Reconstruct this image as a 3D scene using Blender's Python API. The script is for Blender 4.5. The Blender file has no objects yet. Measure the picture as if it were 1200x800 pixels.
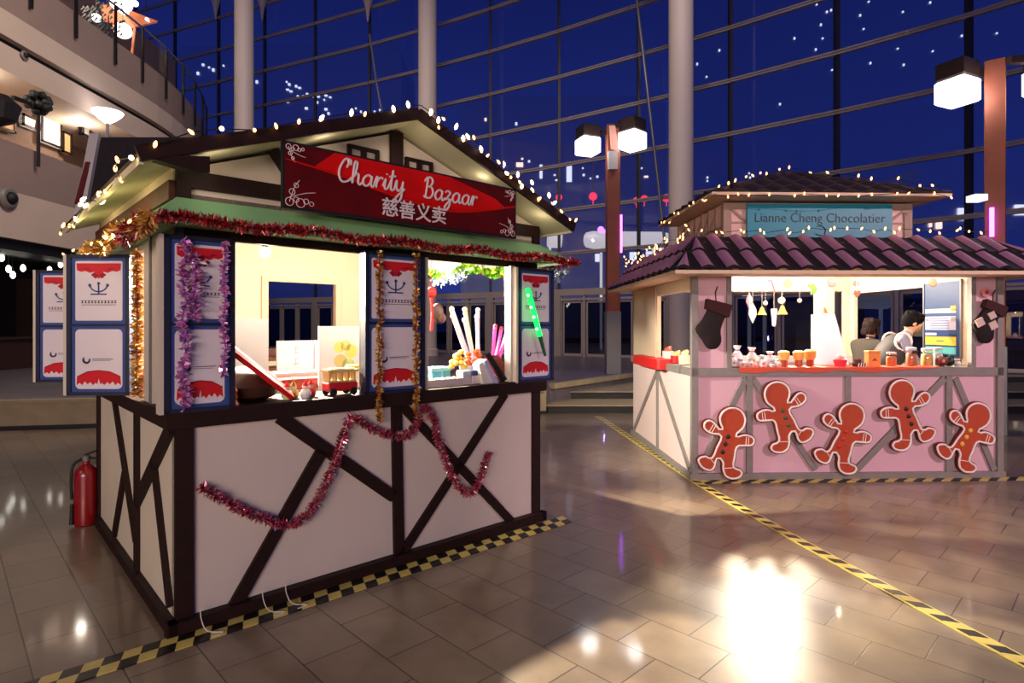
import bpy, math, random
from mathutils import Vector, Matrix
C = bpy.context.scene.collection
S = bpy.context.scene
PI = math.pi
random.seed(7)
F, CAMZ, HY = 696.0, 1.6, 382.0

# ------------------------------------------------------------------ camera, world, exposure
cam = bpy.data.cameras.new('camera'); cam.sensor_width = 36; cam.lens = F/1200*36
cam.shift_y = -18/1200; cam.clip_end = 500; cam.clip_start = 0.05
co = bpy.data.objects.new('camera', cam); C.objects.link(co)
co.location = (0, 0, CAMZ); co.rotation_euler = (PI/2, 0, 0); S.camera = co
S.view_settings.view_transform = 'Standard'; S.view_settings.look = 'None'
S.view_settings.gamma = 1; S.view_settings.use_curve_mapping = False
S.view_settings.exposure = 0.0
S.cycles.max_bounces = 8; S.cycles.glossy_bounces = 4; S.cycles.transparent_max_bounces = 16
S.cycles.sample_clamp_indirect = 6; S.cycles.caustics_reflective = False; S.cycles.caustics_refractive = False
def lin(c):
    return tuple(((v/255)/12.92 if v/255 <= .04045 else ((v/255+.055)/1.055)**2.4) for v in c)
w = bpy.data.worlds.new('world'); S.world = w; w.use_nodes = True
wb = w.node_tree.nodes['Background']
tc = w.node_tree.nodes.new('ShaderNodeTexCoord'); sp = w.node_tree.nodes.new('ShaderNodeSeparateXYZ')
cr = w.node_tree.nodes.new('ShaderNodeValToRGB')
w.node_tree.links.new(tc.outputs['Generated'], sp.inputs[0]); w.node_tree.links.new(sp.outputs['Z'], cr.inputs[0])
cr.color_ramp.elements[0].position = 0.0; cr.color_ramp.elements[0].color = lin((42, 58, 140))+(1,)
cr.color_ramp.elements[1].position = 0.6; cr.color_ramp.elements[1].color = lin((17, 22, 82))+(1,)
w.node_tree.links.new(cr.outputs[0], wb.inputs[0]); wb.inputs[1].default_value = .88

def light(name, kind, loc, energy, color, size=.1, target=None, spot=60, blend=.3, sy=None):
    l = bpy.data.lights.new(name, kind); l.energy = energy; l.color = color
    if kind == 'AREA':
        l.size = size
        if sy: l.shape = 'RECTANGLE'; l.size_y = sy
    else: l.shadow_soft_size = size
    if kind == 'SPOT': l.spot_size = math.radians(spot); l.spot_blend = blend
    o = bpy.data.objects.new(name, l); C.objects.link(o); o.location = loc
    if target: o.rotation_euler = (Vector(target)-Vector(loc)).to_track_quat('-Z', 'Y').to_euler()
    return o
# low fill added behind the viewer for upright faces, then the atrium lights
light('low_fill_light', 'AREA', (-2, -9, 2.9), 860, (1, .78, .64), 7, (-.5, 6, 2.4), sy=2)
for hx, hy_, tx, tz in ((-7, 11, -8, 9), (-1, 9.5, -1, 7), (4.5, 9, 6, 6), (2, 11, 3, 2)):
    light('atrium_spot_high', 'SPOT', (hx, hy_, 14.5), 900, (1, .84, .76), .12, (tx, 24, tz), 70, .8)
light('atrium_spot_light', 'SPOT', (10.5, -1.5, 5.5), 2600, (1, .66, .68), .12, (3.4, 6.2, .6), 36, .5)
light('balcony_light', 'AREA', (-4, 10, 11), 700, (1, .85, .72), 4, (-11.5, 17, 6))
light('shop_glow', 'AREA', (-5.5, 1.0, 3.2), 14, (1, .86, .66), 1.2, (-2.8, 4, 1))

# ------------------------------------------------------------------ materials
MATS = {}
def mat(name, rgb=(200, 200, 200), rough=.5, metal=0, emit=0, spec=None, noise=0, nscale=8, bump=0, alpha=None, coat=0):
    if name in MATS: return MATS[name]
    m = bpy.data.materials.new(name); m.use_nodes = True; nt = m.node_tree
    b = nt.nodes['Principled BSDF']; c = lin(rgb)+(1,)
    b.inputs['Base Color'].default_value = c; b.inputs['Roughness'].default_value = rough
    b.inputs['Metallic'].default_value = metal
    if spec is not None: b.inputs['Specular IOR Level'].default_value = spec
    if coat: b.inputs['Coat Weight'].default_value = coat
    if emit:
        b.inputs['Emission Color'].default_value = c; b.inputs['Emission Strength'].default_value = emit
        if emit < 40: m.cycles.emission_sampling = 'NONE'
    if alpha is not None: b.inputs['Alpha'].default_value = alpha
    if noise or bump:
        t = nt.nodes.new('ShaderNodeTexCoord'); n = nt.nodes.new('ShaderNodeTexNoise')
        n.inputs['Scale'].default_value = nscale; n.inputs['Detail'].default_value = 5
        nt.links.new(t.outputs['Object'], n.inputs['Vector'])
        if noise:
            mx = nt.nodes.new('ShaderNodeMix'); mx.data_type = 'RGBA'; mx.blend_type = 'MULTIPLY'
            mr = nt.nodes.new('ShaderNodeMapRange'); mr.inputs[1].default_value = .3; mr.inputs[2].default_value = .7
            mr.inputs[3].default_value = 1-noise; mr.inputs[4].default_value = 1+noise*.3
            nt.links.new(n.outputs['Fac'], mr.inputs[0]); mx.inputs[0].default_value = 1
            mx.inputs[6].default_value = c
            cb = nt.nodes.new('ShaderNodeCombineColor')
            for k in range(3): nt.links.new(mr.outputs[0], cb.inputs[k])
            nt.links.new(cb.outputs[0], mx.inputs[7]); nt.links.new(mx.outputs[2], b.inputs['Base Color'])
        if bump:
            bp = nt.nodes.new('ShaderNodeBump'); bp.inputs['Strength'].default_value = bump; bp.inputs['Distance'].default_value = .01
            nt.links.new(n.outputs['Fac'], bp.inputs['Height']); nt.links.new(bp.outputs[0], b.inputs['Normal'])
    MATS[name] = m; return m
def glass_mat(name, tint, mixf=.12, rough=.02):
    m = bpy.data.materials.new(name); m.use_nodes = True; nt = m.node_tree; nt.nodes.clear()
    o = nt.nodes.new('ShaderNodeOutputMaterial'); mx = nt.nodes.new('ShaderNodeMixShader')
    t = nt.nodes.new('ShaderNodeBsdfTransparent'); g = nt.nodes.new('ShaderNodeBsdfGlossy')
    t.inputs[0].default_value = tint; g.inputs['Roughness'].default_value = rough; mx.inputs[0].default_value = mixf
    nt.links.new(t.outputs[0], mx.inputs[1]); nt.links.new(g.outputs[0], mx.inputs[2]); nt.links.new(mx.outputs[0], o.inputs[0])
    MATS[name] = m; return m
G_FAR = glass_mat('facade_glass', (.80, .85, .95, 1), .06)
G_CLR = glass_mat('clear_glass', (.92, .95, .95, 1), .08)
G_DOOR = glass_mat('door_glass', (.28, .30, .36, 1), .10)

def floor_mat(name, ang, c1, c2, cm, bw, rh, rough=.22, mortar=.004, coat=0.0):
    m = bpy.data.materials.new(name); m.use_nodes = True; nt = m.node_tree; b = nt.nodes['Principled BSDF']
    t = nt.nodes.new('ShaderNodeTexCoord'); mp = nt.nodes.new('ShaderNodeMapping'); br = nt.nodes.new('ShaderNodeTexBrick')
    mp.inputs['Rotation'].default_value = (0, 0, ang)
    br.inputs['Scale'].default_value = 1; br.inputs['Brick Width'].default_value = bw; br.inputs['Row Height'].default_value = rh
    br.inputs['Mortar Size'].default_value = mortar; br.inputs['Color1'].default_value = lin(c1)+(1,); br.inputs['Color2'].default_value = lin(c2)+(1,)
    br.inputs['Mortar'].default_value = lin(cm)+(1,); br.inputs['Mortar Smooth'].default_value = .3
    nt.links.new(t.outputs['Object'], mp.inputs[0]); nt.links.new(mp.outputs[0], br.inputs['Vector'])
    n = nt.nodes.new('ShaderNodeTexNoise'); n.inputs['Scale'].default_value = 3.5; n.inputs['Detail'].default_value = 8; n.inputs['Roughness'].default_value = .65
    nt.links.new(t.outputs['Object'], n.inputs['Vector'])
    mr = nt.nodes.new('ShaderNodeMapRange'); mr.inputs[1].default_value = .3; mr.inputs[2].default_value = .7; mr.inputs[3].default_value = .74; mr.inputs[4].default_value = 1.12
    nt.links.new(n.outputs['Fac'], mr.inputs[0])
    cb = nt.nodes.new('ShaderNodeCombineColor')
    for k in range(3): nt.links.new(mr.outputs[0], cb.inputs[k])
    mx = nt.nodes.new('ShaderNodeMix'); mx.data_type = 'RGBA'; mx.blend_type = 'MULTIPLY'; mx.inputs[0].default_value = 1
    nt.links.new(br.outputs['Color'], mx.inputs[6]); nt.links.new(cb.outputs[0], mx.inputs[7]); nt.links.new(mx.outputs[2], b.inputs['Base Color'])
    rr = nt.nodes.new('ShaderNodeMapRange'); rr.inputs[3].default_value = rough-.05; rr.inputs[4].default_value = rough+.08
    nt.links.new(n.outputs['Fac'], rr.inputs[0]); nt.links.new(rr.outputs[0], b.inputs['Roughness'])
    bp = nt.nodes.new('ShaderNodeBump'); bp.inputs['Strength'].default_value = .25; bp.inputs['Distance'].default_value = .003; bp.invert = True
    nt.links.new(br.outputs['Fac'], bp.inputs['Height']); nt.links.new(bp.outputs[0], b.inputs['Normal'])
    b.inputs['Specular IOR Level'].default_value = .45; b.inputs['Coat Weight'].default_value = coat; b.inputs['Coat Roughness'].default_value = .07
    MATS[name] = m; return m

# ------------------------------------------------------------------ mesh builder
def cr_pts(pts, n=6, closed=False):
    P = [Vector(p) for p in pts]; out = []; L = len(P)
    rng = range(L) if closed else range(L-1)
    for i in rng:
        if closed: a, b, c, d = P[(i-1) % L], P[i], P[(i+1) % L], P[(i+2) % L]
        else: a, b, c, d = P[max(i-1, 0)], P[i], P[i+1], P[min(i+2, L-1)]
        for k in range(n):
            t = k/n
            out.append(.5*((2*b)+(c-a)*t+(2*a-5*b+4*c-d)*t*t+(3*b-a-3*c+d)*t**3))
    if not closed: out.append(P[-1])
    return out
class MB:
    def __init__(s): s.v = []; s.f = []; s.m = []
    def add(s, vs, fs, m=0):
        o = len(s.v); s.v += [tuple(p) for p in vs]; s.f += [tuple(i+o for i in f) for f in fs]; s.m += [m]*len(fs); return s
    def box(s, x0, x1, y0, y1, z0, z1, m=0):
        return s.add([(x, y, z) for x in (x0, x1) for y in (y0, y1) for z in (z0, z1)],
                     [(0, 1, 3, 2), (4, 6, 7, 5), (0, 4, 5, 1), (2, 3, 7, 6), (0, 2, 6, 4), (1, 5, 7, 3)], m)
    def cbox(s, x0, x1, y0, y1, z0, z1, c=.004, m=0):   # box with chamfered vertical outline
        pts = [(x0+c, y0), (x1-c, y0), (x1, y0+c), (x1, y1-c), (x1-c, y1), (x0+c, y1), (x0, y1-c), (x0, y0+c)]
        n = 8; vs = []
        ins = lambda p: ((p[0]-(x0+x1)/2)*(1-2*c/max(x1-x0, 1e-6))+(x0+x1)/2, (p[1]-(y0+y1)/2)*(1-2*c/max(y1-y0, 1e-6))+(y0+y1)/2)
        for z, q in ((z0, 1), (z0+c, 0), (z1-c, 0), (z1, 1)):
            vs += [((ins(p) if q else p)+(z,)) for p in pts]
        fs = [tuple(range(n))[::-1], tuple(range(3*n, 4*n))]
        for k in range(3):
            for i in range(n): j = (i+1) % n; fs.append((k*n+i, k*n+j, (k+1)*n+j, (k+1)*n+i))
        return s.add(vs, fs, m)
    def beam(s, p, q, w, t, up=(0, -1, 0), m=0):  # bar from p to q, width w in plane, thickness t along up
        p, q = Vector(p), Vector(q); d = (q-p).normalized(); u = Vector(up); side = d.cross(u).normalized(); u = side.cross(d).normalized()
        vs = []
        for e in (p, q):
            for a, b in ((-1, -1), (1, -1), (1, 1), (-1, 1)): vs.append(e+side*a*w/2+u*b*t/2)
        return s.add(vs, [(3, 2, 1, 0), (4, 5, 6, 7), (0, 1, 5, 4), (1, 2, 6, 5), (2, 3, 7, 6), (3, 0, 4, 7)], m)
    def tube(s, pts, r, n=6, m=0, closed=False):
        P = [Vector(p) for p in pts]; L = len(P); vs = []; fs = []
        R = r if isinstance(r, (list, tuple)) else [r]*L
        prev = None
        for i in range(L):
            d = (P[(i+1) % L]-P[i-1]) if closed else (P[min(i+1, L-1)]-P[max(i-1, 0)])
            if d.length < 1e-9: d = Vector((0, 0, 1))
            d.normalize()
            if prev is None: a = d.cross(Vector((0, 0, 1)) if abs(d.z) < .9 else Vector((1, 0, 0))).normalized()
            else:
                a = prev-d*prev.dot(d)
                a = a.normalized() if a.length > 1e-6 else d.orthogonal().normalized()
            prev = a; b = d.cross(a)
            for k in range(n):
                t = 2*PI*k/n; vs.append(P[i]+(a*math.cos(t)+b*math.sin(t))*R[i])
        for i in range(L if closed else L-1):
            j = (i+1) % L
            for k in range(n): l = (k+1) % n; fs.append((i*n+k, i*n+l, j*n+l, j*n+k))
        if not closed: fs += [tuple(range(n))[::-1], tuple(range((L-1)*n, L*n))]
        return s.add(vs, fs, m)
    def lathe(s, prof, n=16, c=(0, 0, 0), m=0, ax='z'):
        vs = []; fs = []; L = len(prof)
        for r, z in prof:
            for k in range(n):
                t = 2*PI*k/n; p = (r*math.cos(t), r*math.sin(t), z)
                if ax == 'y': p = (p[0], p[2], p[1])
                if ax == 'x': p = (p[2], p[0], p[1])
                vs.append((c[0]+p[0], c[1]+p[1], c[2]+p[2]))
        for i in range(L-1):
            for k in range(n): l = (k+1) % n; fs.append((i*n+k, i*n+l, (i+1)*n+l, (i+1)*n+k))
        fs += [tuple(range(n))[::-1], tuple(range((L-1)*n, L*n))]
        return s.add(vs, fs, m)
    def ball(s, c, r, n=10, sc=(1, 1, 1), m=0):
        k = max(5, n//2+1)
        prof = [(max(1e-4, math.sin(PI*i/k))*r, -math.cos(PI*i/k)*r) for i in range(k+1)]
        b = MB().lathe(prof, n)
        return s.add([(c[0]+x*sc[0], c[1]+y*sc[1], c[2]+z*sc[2]) for x, y, z in b.v], b.f, m)
    def prism(s, pts, y0, y1, m=0, plane='xz'):  # pts polygon, extruded y0..y1 (plane xz) or z (plane xy)
        n = len(pts)
        if plane == 'xz': vs = [(p[0], y0, p[1]) for p in pts]+[(p[0], y1, p[1]) for p in pts]
        elif plane == 'xy': vs = [(p[0], p[1], y0) for p in pts]+[(p[0], p[1], y1) for p in pts]
        else: vs = [(y0, p[0], p[1]) for p in pts]+[(y1, p[0], p[1]) for p in pts]
        fs = [tuple(range(n)), tuple(range(n, 2*n))[::-1]]+[(i, i+n, (i+1) % n+n, (i+1) % n) for i in range(n)]
        return s.add(vs, fs, m)
    def sheet(s, P, th=.02, m=0):  # quad/polygon plate in 3D thickened downward along normal
        P = [Vector(p) for p in P]; nrm = (P[1]-P[0]).cross(P[2]-P[0]).normalized(); n = len(P)
        vs = P+[p-nrm*th for p in P]
        return s.add(vs, [tuple(range(n)), tuple(range(n, 2*n))[::-1]]+[(i, i+n, (i+1) % n+n, (i+1) % n) for i in range(n)], m)
    def xform(s, M): s.v = [tuple(M @ Vector(p)) for p in s.v]; return s
    def merge(s, o, m=None): s.add(o.v, o.f, 0); s.m[-len(o.m):] = [x if m is None else m for x in o.m]; return s
    def build(s, name, mats, parent=None, smooth=False, loc=None, rotz=0):
        me = bpy.data.meshes.new(name); me.from_pydata(s.v, [], s.f)
        for mm in (mats if isinstance(mats, (list, tuple)) else [mats]): me.materials.append(mm)
        me.polygons.foreach_set('material_index', s.m)
        import bmesh
        bm = bmesh.new(); bm.from_mesh(me); bmesh.ops.recalc_face_normals(bm, faces=bm.faces); bm.to_mesh(me); bm.free()
        if smooth:
            me.polygons.foreach_set('use_smooth', [True]*len(me.polygons)); me.set_sharp_from_angle(angle=.7)
        me.update()
        o = bpy.data.objects.new(name, me); C.objects.link(o)
        if loc is not None: o.location = loc
        o.rotation_euler.z = rotz
        if parent: o.parent = parent
        return o
def tag(o, label, cat, group=None, kind=None):
    o['label'] = label; o['category'] = cat
    if group: o['group'] = group
    if kind: o['kind'] = kind
    return o
def struct(o, label=None):
    o['kind'] = 'structure'
    if label: o['label'] = label
    return o
def thing(name, label, cat, loc=(0, 0, 0), rotz=0, group=None):
    o = bpy.data.objects.new(name, None); C.objects.link(o); o.location = loc; o.rotation_euler = (0, 0, rotz)
    o.empty_display_size = .1
    return tag(o, label, cat, group)
def dup(root, loc, rotz=0, label=None, group=None):
    r = root.copy(); C.objects.link(r); r.location = loc; r.rotation_euler = (0, 0, rotz)
    if label: r['label'] = label
    if group: r['group'] = group
    for ch in list(root.children):
        c = ch.copy(); C.objects.link(c); c.parent = r
        for g in ch.children:
            d = g.copy(); C.objects.link(d); d.parent = c
    return r
def text_mb(body, h, align='CENTER', extr=.002, off=0.0):
    cu = bpy.data.curves.new('tmp_text', 'FONT'); cu.body = body; cu.size = h; cu.align_x = align; cu.align_y = 'CENTER'
    cu.extrude = extr; cu.offset = off; cu.resolution_u = 3
    o = bpy.data.objects.new('tmp_text', cu); C.objects.link(o)
    dg = bpy.context.evaluated_depsgraph_get(); me = bpy.data.meshes.new_from_object(o.evaluated_get(dg))
    mb = MB(); mb.add([(v.co.x, -v.co.z, v.co.y) for v in me.vertices], [tuple(p.vertices) for p in me.polygons])
    bpy.data.objects.remove(o); bpy.data.curves.remove(cu); bpy.data.meshes.remove(me)
    return mb
def rrect(x0, x1, z0, z1, r, n=5):
    out = []
    for cx, cz, a0 in ((x1-r, z0+r, -90), (x1-r, z1-r, 0), (x0+r, z1-r, 90), (x0+r, z0+r, 180)):
        for k in range(n+1): t = math.radians(a0+90*k/n); out.append((cx+r*math.cos(t), cz+r*math.sin(t)))
    return out

A1, T1 = (-1.760, 3.102), math.radians(42.7)
A2, T2 = (1.876, 6.187), math.radians(1.8)
def WL(a, b, z=0): return (A1[0]+a*math.cos(T1)-b*math.sin(T1), A1[1]+a*math.sin(T1)+b*math.cos(T1), z)
def WR(a, b, z=0): return (A2[0]+a*math.cos(T2)-b*math.sin(T2), A2[1]+a*math.sin(T2)+b*math.cos(T2), z)
def px(x, Y, y=None):
    X = (x-600)/F*Y
    return (X, Y) if y is None else (X, Y, CAMZ+(HY-y)/F*Y)

# ------------------------------------------------------------------ SETTING: floor, platform, steps
m_floor = floor_mat('polished_tiles', math.radians(-134), (140, 122, 102), (124, 106, 88), (62, 50, 42), .45, .31, .34, .004, .35)
m_plat = floor_mat('platform_tiles', 0, (120, 108, 112), (108, 98, 102), (70, 62, 66), .6, .6, .35)
m_kerb = mat('sandstone', (176, 158, 124), .6, noise=.15, nscale=5)
m_dark = mat('dark_stone', (34, 32, 34), .6)
struct(MB().add([(-22, -8, 0), (26, -8, 0), (26, 42, 0), (-22, 42, 0)], [(0, 1, 2, 3)]).build('floor', m_floor), 'polished beige stone tile floor of the atrium')
pf = MB(); poly = [(-13, 8.18), (.62, 10.9), (.72, 11.3), (2.74, 13.8), (14, 13.8), (14, 15.2), (20, 15.2), (20, 40), (-20, 40), (-20, 8)]
pf.prism(poly, .01, .45, 0, 'xy'); struct(pf.build('floor_platform', m_plat), 'raised grey stone platform behind the stalls')
kb = MB()
kb.beam((-13, 8.165, .235), (.62, 10.885, .235), .42, .06, (.2, -1, 0), 0)
kb.beam((-13, 8.10, .44), (.62, 10.82, .44), .05, .14, (.2, -1, 0), 0)
kb.beam((-13, 8.14, .03), (.62, 10.86, .03), .05, .07, (.2, -1, 0), 1)
struct(kb.build('trim_1', [m_kerb, m_dark]), 'sandstone kerb along the platform edge')
st = MB()
st.box(.66, 14, 10.92, 12.0, .002, .13, 1).box(.62, 14, 10.88, 14.1, .13, .15, 0)
st.box(.80, 14, 11.87, 13.8, .15, .28, 1).box(.76, 14, 11.83, 14.0, .28, .30, 0)
st.box(14, 20, 10.88, 15.2, .002, .3, 0)
struct(st.build('floor_steps', [m_kerb, m_dark]), 'two broad pale stone steps')
sk = MB().beam((.75, 11.3, .46), (2.76, 13.83, .46), .14, .10, (0, 0, 1)).box(2.7, 14, 13.78, 13.92, .42, .475)
struct(sk.build('trim_2', m_kerb), 'pale nosing along the platform edge')

# ------------------------------------------------------------------ glass facade
m_mull = mat('facade_mullion', (44, 42, 50), .5, .3)
m_trans = mat('facade_transom', (150, 138, 138), .45, .2)
m_frame = mat('door_frame', (172, 158, 152), .45, .2)
pxs = [655, 748, 855, 979, 1133, 1330]
def ang(x):
    T = [(150, 23.4), (240, 23.8), (395, 25), (680, 34.3), (1000, 41.4), (1200, 46)]
    for (a, p), (b, q) in zip(T, T[1:]):
        if x <= b: return math.radians(p+(q-p)*(x-a)/(b-a))
    return math.radians(48)
nodes = {655: Vector(((655-600)/F*22.8, 22.8))}
def nxt(p, x0, x1):
    th = ang((x0+x1)/2); d = Vector((math.cos(th), -math.sin(th))); k = (x1-600)/F
    t = (k*p.y-p.x)/(d.x-k*d.y); return p+d*t
cur = nodes[655]
for a, b in zip(pxs, pxs[1:]): cur = nxt(cur, a, b); nodes[b] = cur
lefts = [655, 575, 503, 433.5, 370, 311, 257, 206, 160, 115, 70]; cur = nodes[655]
for a, b in zip(lefts, lefts[1:]): cur = nxt(cur, a, b); nodes[b] = cur
N = [nodes[k] for k in sorted(nodes)]
HT = [3.0, 4.36, 6.0, 7.72, 9.42, 11.1, 12.85, 14.6, 16.3, 18, 19.7]
wall = bpy.data.objects.new('wall_back', None); C.objects.link(wall); struct(wall, 'curved glass curtain wall against the night sky')
gl = MB()
for i, (p, q) in enumerate(zip(N, N[1:])):
    d = (q-p).normalized(); nn = Vector((d.y, -d.x))
    gl.add([(p.x, p.y, 3.0), (q.x, q.y, 3.0), (q.x, q.y, 20), (p.x, p.y, 20)], [(0, 1, 2, 3)])
gl.build('glazing', G_FAR, wall)
for p in N:
    MB().box(p.x-.05, p.x+.05, p.y-.16, p.y+.03, 3.0, 20).build('mullion', m_mull, wall)
for z in HT[1:]:
    t = MB()
    for p, q in zip(N, N[1:]):
        d = (q-p).normalized(); nn = Vector((d.y, -d.x, 0))
        if nn.y > 0: nn = -nn
        a = Vector((p.x, p.y, z))+nn*.1; b = Vector((q.x, q.y, z))+nn*.1
        t.beam(a, b, .13, .10, tuple(nn)); t.beam(a+Vector((0, 0, .02)), b+Vector((0, 0, .02)), .035, .16, tuple(nn))
    t.build('transom', m_trans, wall)
# roof truss heads
for k in (433.5, 311, 257):
    p = nodes[k]; zz = 1.6+(HY-8)/F*p.y
    b = MB().lathe([(.03, -.9), (.12, -.3), (.28, .25), (.3, .45)], 8, (p.x, p.y-.4, zz))
    b.beam((p.x, p.y-.4, zz+.3), (p.x+3, p.y-1.9, zz+1.8), .14, .14, (0, 0, 1)); b.beam((p.x, p.y-.4, zz+.3), (p.x-3, p.y+.5, zz+1.6), .14, .14, (0, 0, 1))
    b.build('truss_bracket', mat('truss_paint', (176, 158, 150), .5), wall, True)
# doors below
dn = 0
for p, q in zip(N, N[1:]):
    dn += 1
    d = (q-p); L = d.length; th = math.atan2(d.y, d.x)
    e = bpy.data.objects.new('door_%d' % dn, None); C.objects.link(e); e.location = (p.x, p.y, .45); e.rotation_euler.z = th; struct(e)
    f = MB(); H0 = 2.55
    f.box(0, L, -.12, .08, 2.30, 2.55).box(-.12, .12, -.14, .1, 0, 2.55)
    nL = max(2, round(L/1.25)); 
    for k in range(nL+1):
        x = .12+(L-.24)*k/nL; f.box(x-.05, x+.05, -.08, .05, 0, 2.30)
    f.box(0, L, -.1, .06, 2.12, 2.2)
    f.build('frame', m_frame, e)
    for k in range(nL):
        x0 = .2+(L-.24)*k/nL; x1 = .04+(L-.24)*(k+1)/nL
        g = MB().box(x0, x0+.06, -.04, .02, .02, 2.1).box(x1-.06, x1, -.04, .02, .02, 2.1).box(x0, x1, -.04, .02, 2.02, 2.1).box(x0, x1, -.04, .02, .02, .12)
        lf = g.build('leaf', m_frame, e)
        MB().box(x0+.06, x1-.06, -.015, -.005, .12, 2.02).build('pane', G_DOOR, lf)
    MB().box(0, L, .6, .62, .0, .02).build('threshold', m_dark, e)
# tie rods
rod = MB().tube([px(744, 20.0, -20), px(757, 20.0, 90), px(771, 20.0, 210), px(783, 20.0, 320)], .05, 8)
struct(rod.build('trim_3', mat('rod_steel', (120, 116, 120), .4, .5), None, True), 'slanting steel tie rod beside the right column')
rod = MB().tube([px(433, 24.0, 40), px(441, 24.0, 95), px(449, 24.0, 140)], .04, 8)
struct(rod.build('trim_4', MATS['rod_steel'], None, True), 'slanting steel tie rod above the charity stall roof')
# columns
m_col = mat('column_paint', (202, 186, 176), .55)
for i, (x, Y, r, lab) in enumerate(((286, 23.5, .36, 'left'), (501, 23.2, .36, 'middle'), (798, 17.2, .35, 'right'))):
    X, _ = px(x, Y)
    c = MB().lathe([(r+.06, 0), (r+.06, .25), (r, .3), (r, 20)], 32, (X, Y, .44))
    struct(c.build('column', m_col, None, True), 'tall round white column, %s of the three' % lab)

# ------------------------------------------------------------------ outside
struct(MB().add([(-80, 18, -.05), (90, 9, -.05), (90, 160, -.05), (-80, 160, -.05)], [(0, 1, 2, 3)]).build('ground', mat('plaza_ground', (30, 30, 44), .6)), 'dark plaza outside the glass')
m_bld = mat('night_building', (225, 225, 235), .45, .97)  # mirrors the sky so the added towers blend into it
m_win = mat('window_reflection_glow', (240, 240, 255), .5, emit=1.1)  # panes also stand for interior lights reflected in the facade glass
m_win2 = mat('warm_window_reflection_glow', (255, 214, 190), .5, emit=1.6)
def building(x0, x1, y_top, Y, wins, label, base=0, mt=m_bld, roofn=3):
    X0, X1 = px(x0, Y)[0], px(x1, Y)[0]; zt = px(0, Y, y_top)[2]
    e = thing('backdrop_tower', label, 'building', ((X0+X1)/2, Y, 0))
    ox = (X0+X1)/2
    b = MB().box(X0-ox, X1-ox, 0, 10, 0, zt).box(X0-ox+1, X1-ox-1, 1, 8, zt, zt+1.2)
    b.build('wall', mt, e)
    w_ = MB()
    for x, y, a, h, k in wins:
        cx, cz = px(x, Y)[0]-ox, px(x, Y, y)[2]; s = Y/F
        s *= .8 if a < 5 else 1; w_.box(cx-a*s/2, cx+a*s/2, -.1, .05, cz-h*s/2, cz+h*s/2, k)
    w_.build('window_reflection_pattern', [m_win, m_win2], e)
    return e
R_ = random.Random(3)
wa = [(x, y, R_.choice([2, 3, 4]), R_.choice([2, 3]), 0) for x, y in [(336, 96), (339, 99), (337, 105), (341, 107), (347, 101), (351, 103), (349, 113), (356, 113), (360, 110), (367, 113), (373, 113), (379, 109), (382, 112), (380, 117), (387, 114), (337, 119), (359, 127), (382, 128), (385, 133), (372, 120), (417, 127), (423, 131), (439, 131), (446, 129)]]
wa += [(238, 76, 3, 3, 0), (232, 86, 3, 4, 0), (245, 79, 2, 2, 0), (250, 82, 3, 4, 0), (262, 77, 2, 2, 0), (301, 96, 3, 4, 0)]
building(195, 470, 60, 70, wa, 'added dark tower at left, its lit windows standing for lights reflected in the glass')
wb_ = [(634, 201, 4, 20, 0), (667, 202, 6, 22, 0), (609, 193, 8, 5, 1), (612, 186, 3, 2, 1), (650, 205, 3, 2, 0), (652, 211, 3, 2, 0), (620, 189, 3, 3, 0), (683, 197, 2, 2, 0), (684, 205, 3, 3, 0), (692, 209, 2, 2, 0), (700, 207, 3, 3, 0), (605, 145, 3, 4, 0), (752, 197, 2, 2, 0), (757, 207, 5, 2, 1)]
wb_ += [(700, 302, 5, 9, 0), (743, 300, 10, 9, 0), (762, 298, 10, 7, 0), (775, 292, 6, 5, 0), (569, 140, 3, 4, 1)]
building(540, 780, 120, 80, wb_, 'added dark tower behind the lamp post, with lit windows and panes standing for glass reflections')
wc = [(x, y, 2, R_.choice([2, 3]), 0) for x, y in [(957, 5), (969, 14), (974, 12), (962, 29), (931, 45), (964, 45), (956, 58), (1018, 2), (1008, 18), (1012, 34), (1090, 3), (1058, 14), (1052, 57), (1020, 74), (1059, 76), (1093, 60), (975, 82), (914, 122), (1127, 42), (1168, 39), (843, 59), (828, 90), (829, 208), (829, 212), (878, 203), (879, 208), (817, 75)]]
wc += [(1143, 229, 4, 2, 0)]
building(805, 1290, -40, 90, wc, 'added tall tower at right, faint windows standing for ceiling lamps reflected in the glass', roofn=1)
wd = [(1131, 251, 17, 14, 0), (1195, 246, 12, 12, 0), (1100, 262, 6, 12, 1), (1090, 262, 3, 10, 1), (1162, 217, 2, 2, 0)]
building(1070, 1290, 212, 40, wd, 'low dark block beyond the right lamp post with bright signs')
# cream pod canopies outside, their lighting put into the colour as glow
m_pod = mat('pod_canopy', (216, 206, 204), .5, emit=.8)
for x0, x1, y, Y, r, lab in ((641, 659, 280, 34, .48, 'short round-ended white canopy outside, left of the lamp post'), (684, 786, 281, 30, .45, 'long round-ended white canopy outside, behind the lamp post'),
                          (985, 1044, 352, 27, .36, 'long cream canopy outside, seen over the shopkeepers'), (872, 902, 343, 26.5, .33, 'short cream canopy outside, seen through the chocolate stall')):
    a = Vector(px(x0, Y, y)); b = Vector(px(x1, Y, y+1)); d = b-a
    mb = MB(); mb.tube([a+d*t for t in (0, .01, .03, .1, .5, .9, .97, .99, 1)], [.3*r, .6*r, .85*r, r, r, r, .85*r, .6*r, .3*r], 16)
    for t in (.2, .8): mb.box(a.x+d.x*t-.06, a.x+d.x*t+.06, Y-.06, Y+.06, 0, a.z-.2)
    tag(mb.build('pod_canopy', m_pod, None, True), lab, 'canopy', 'white canopies outside')
m_lan = mat('red_lantern', (255, 60, 90), .5, emit=1.3)
m_gold = mat('gold', (205, 160, 70), .35, .8)
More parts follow.
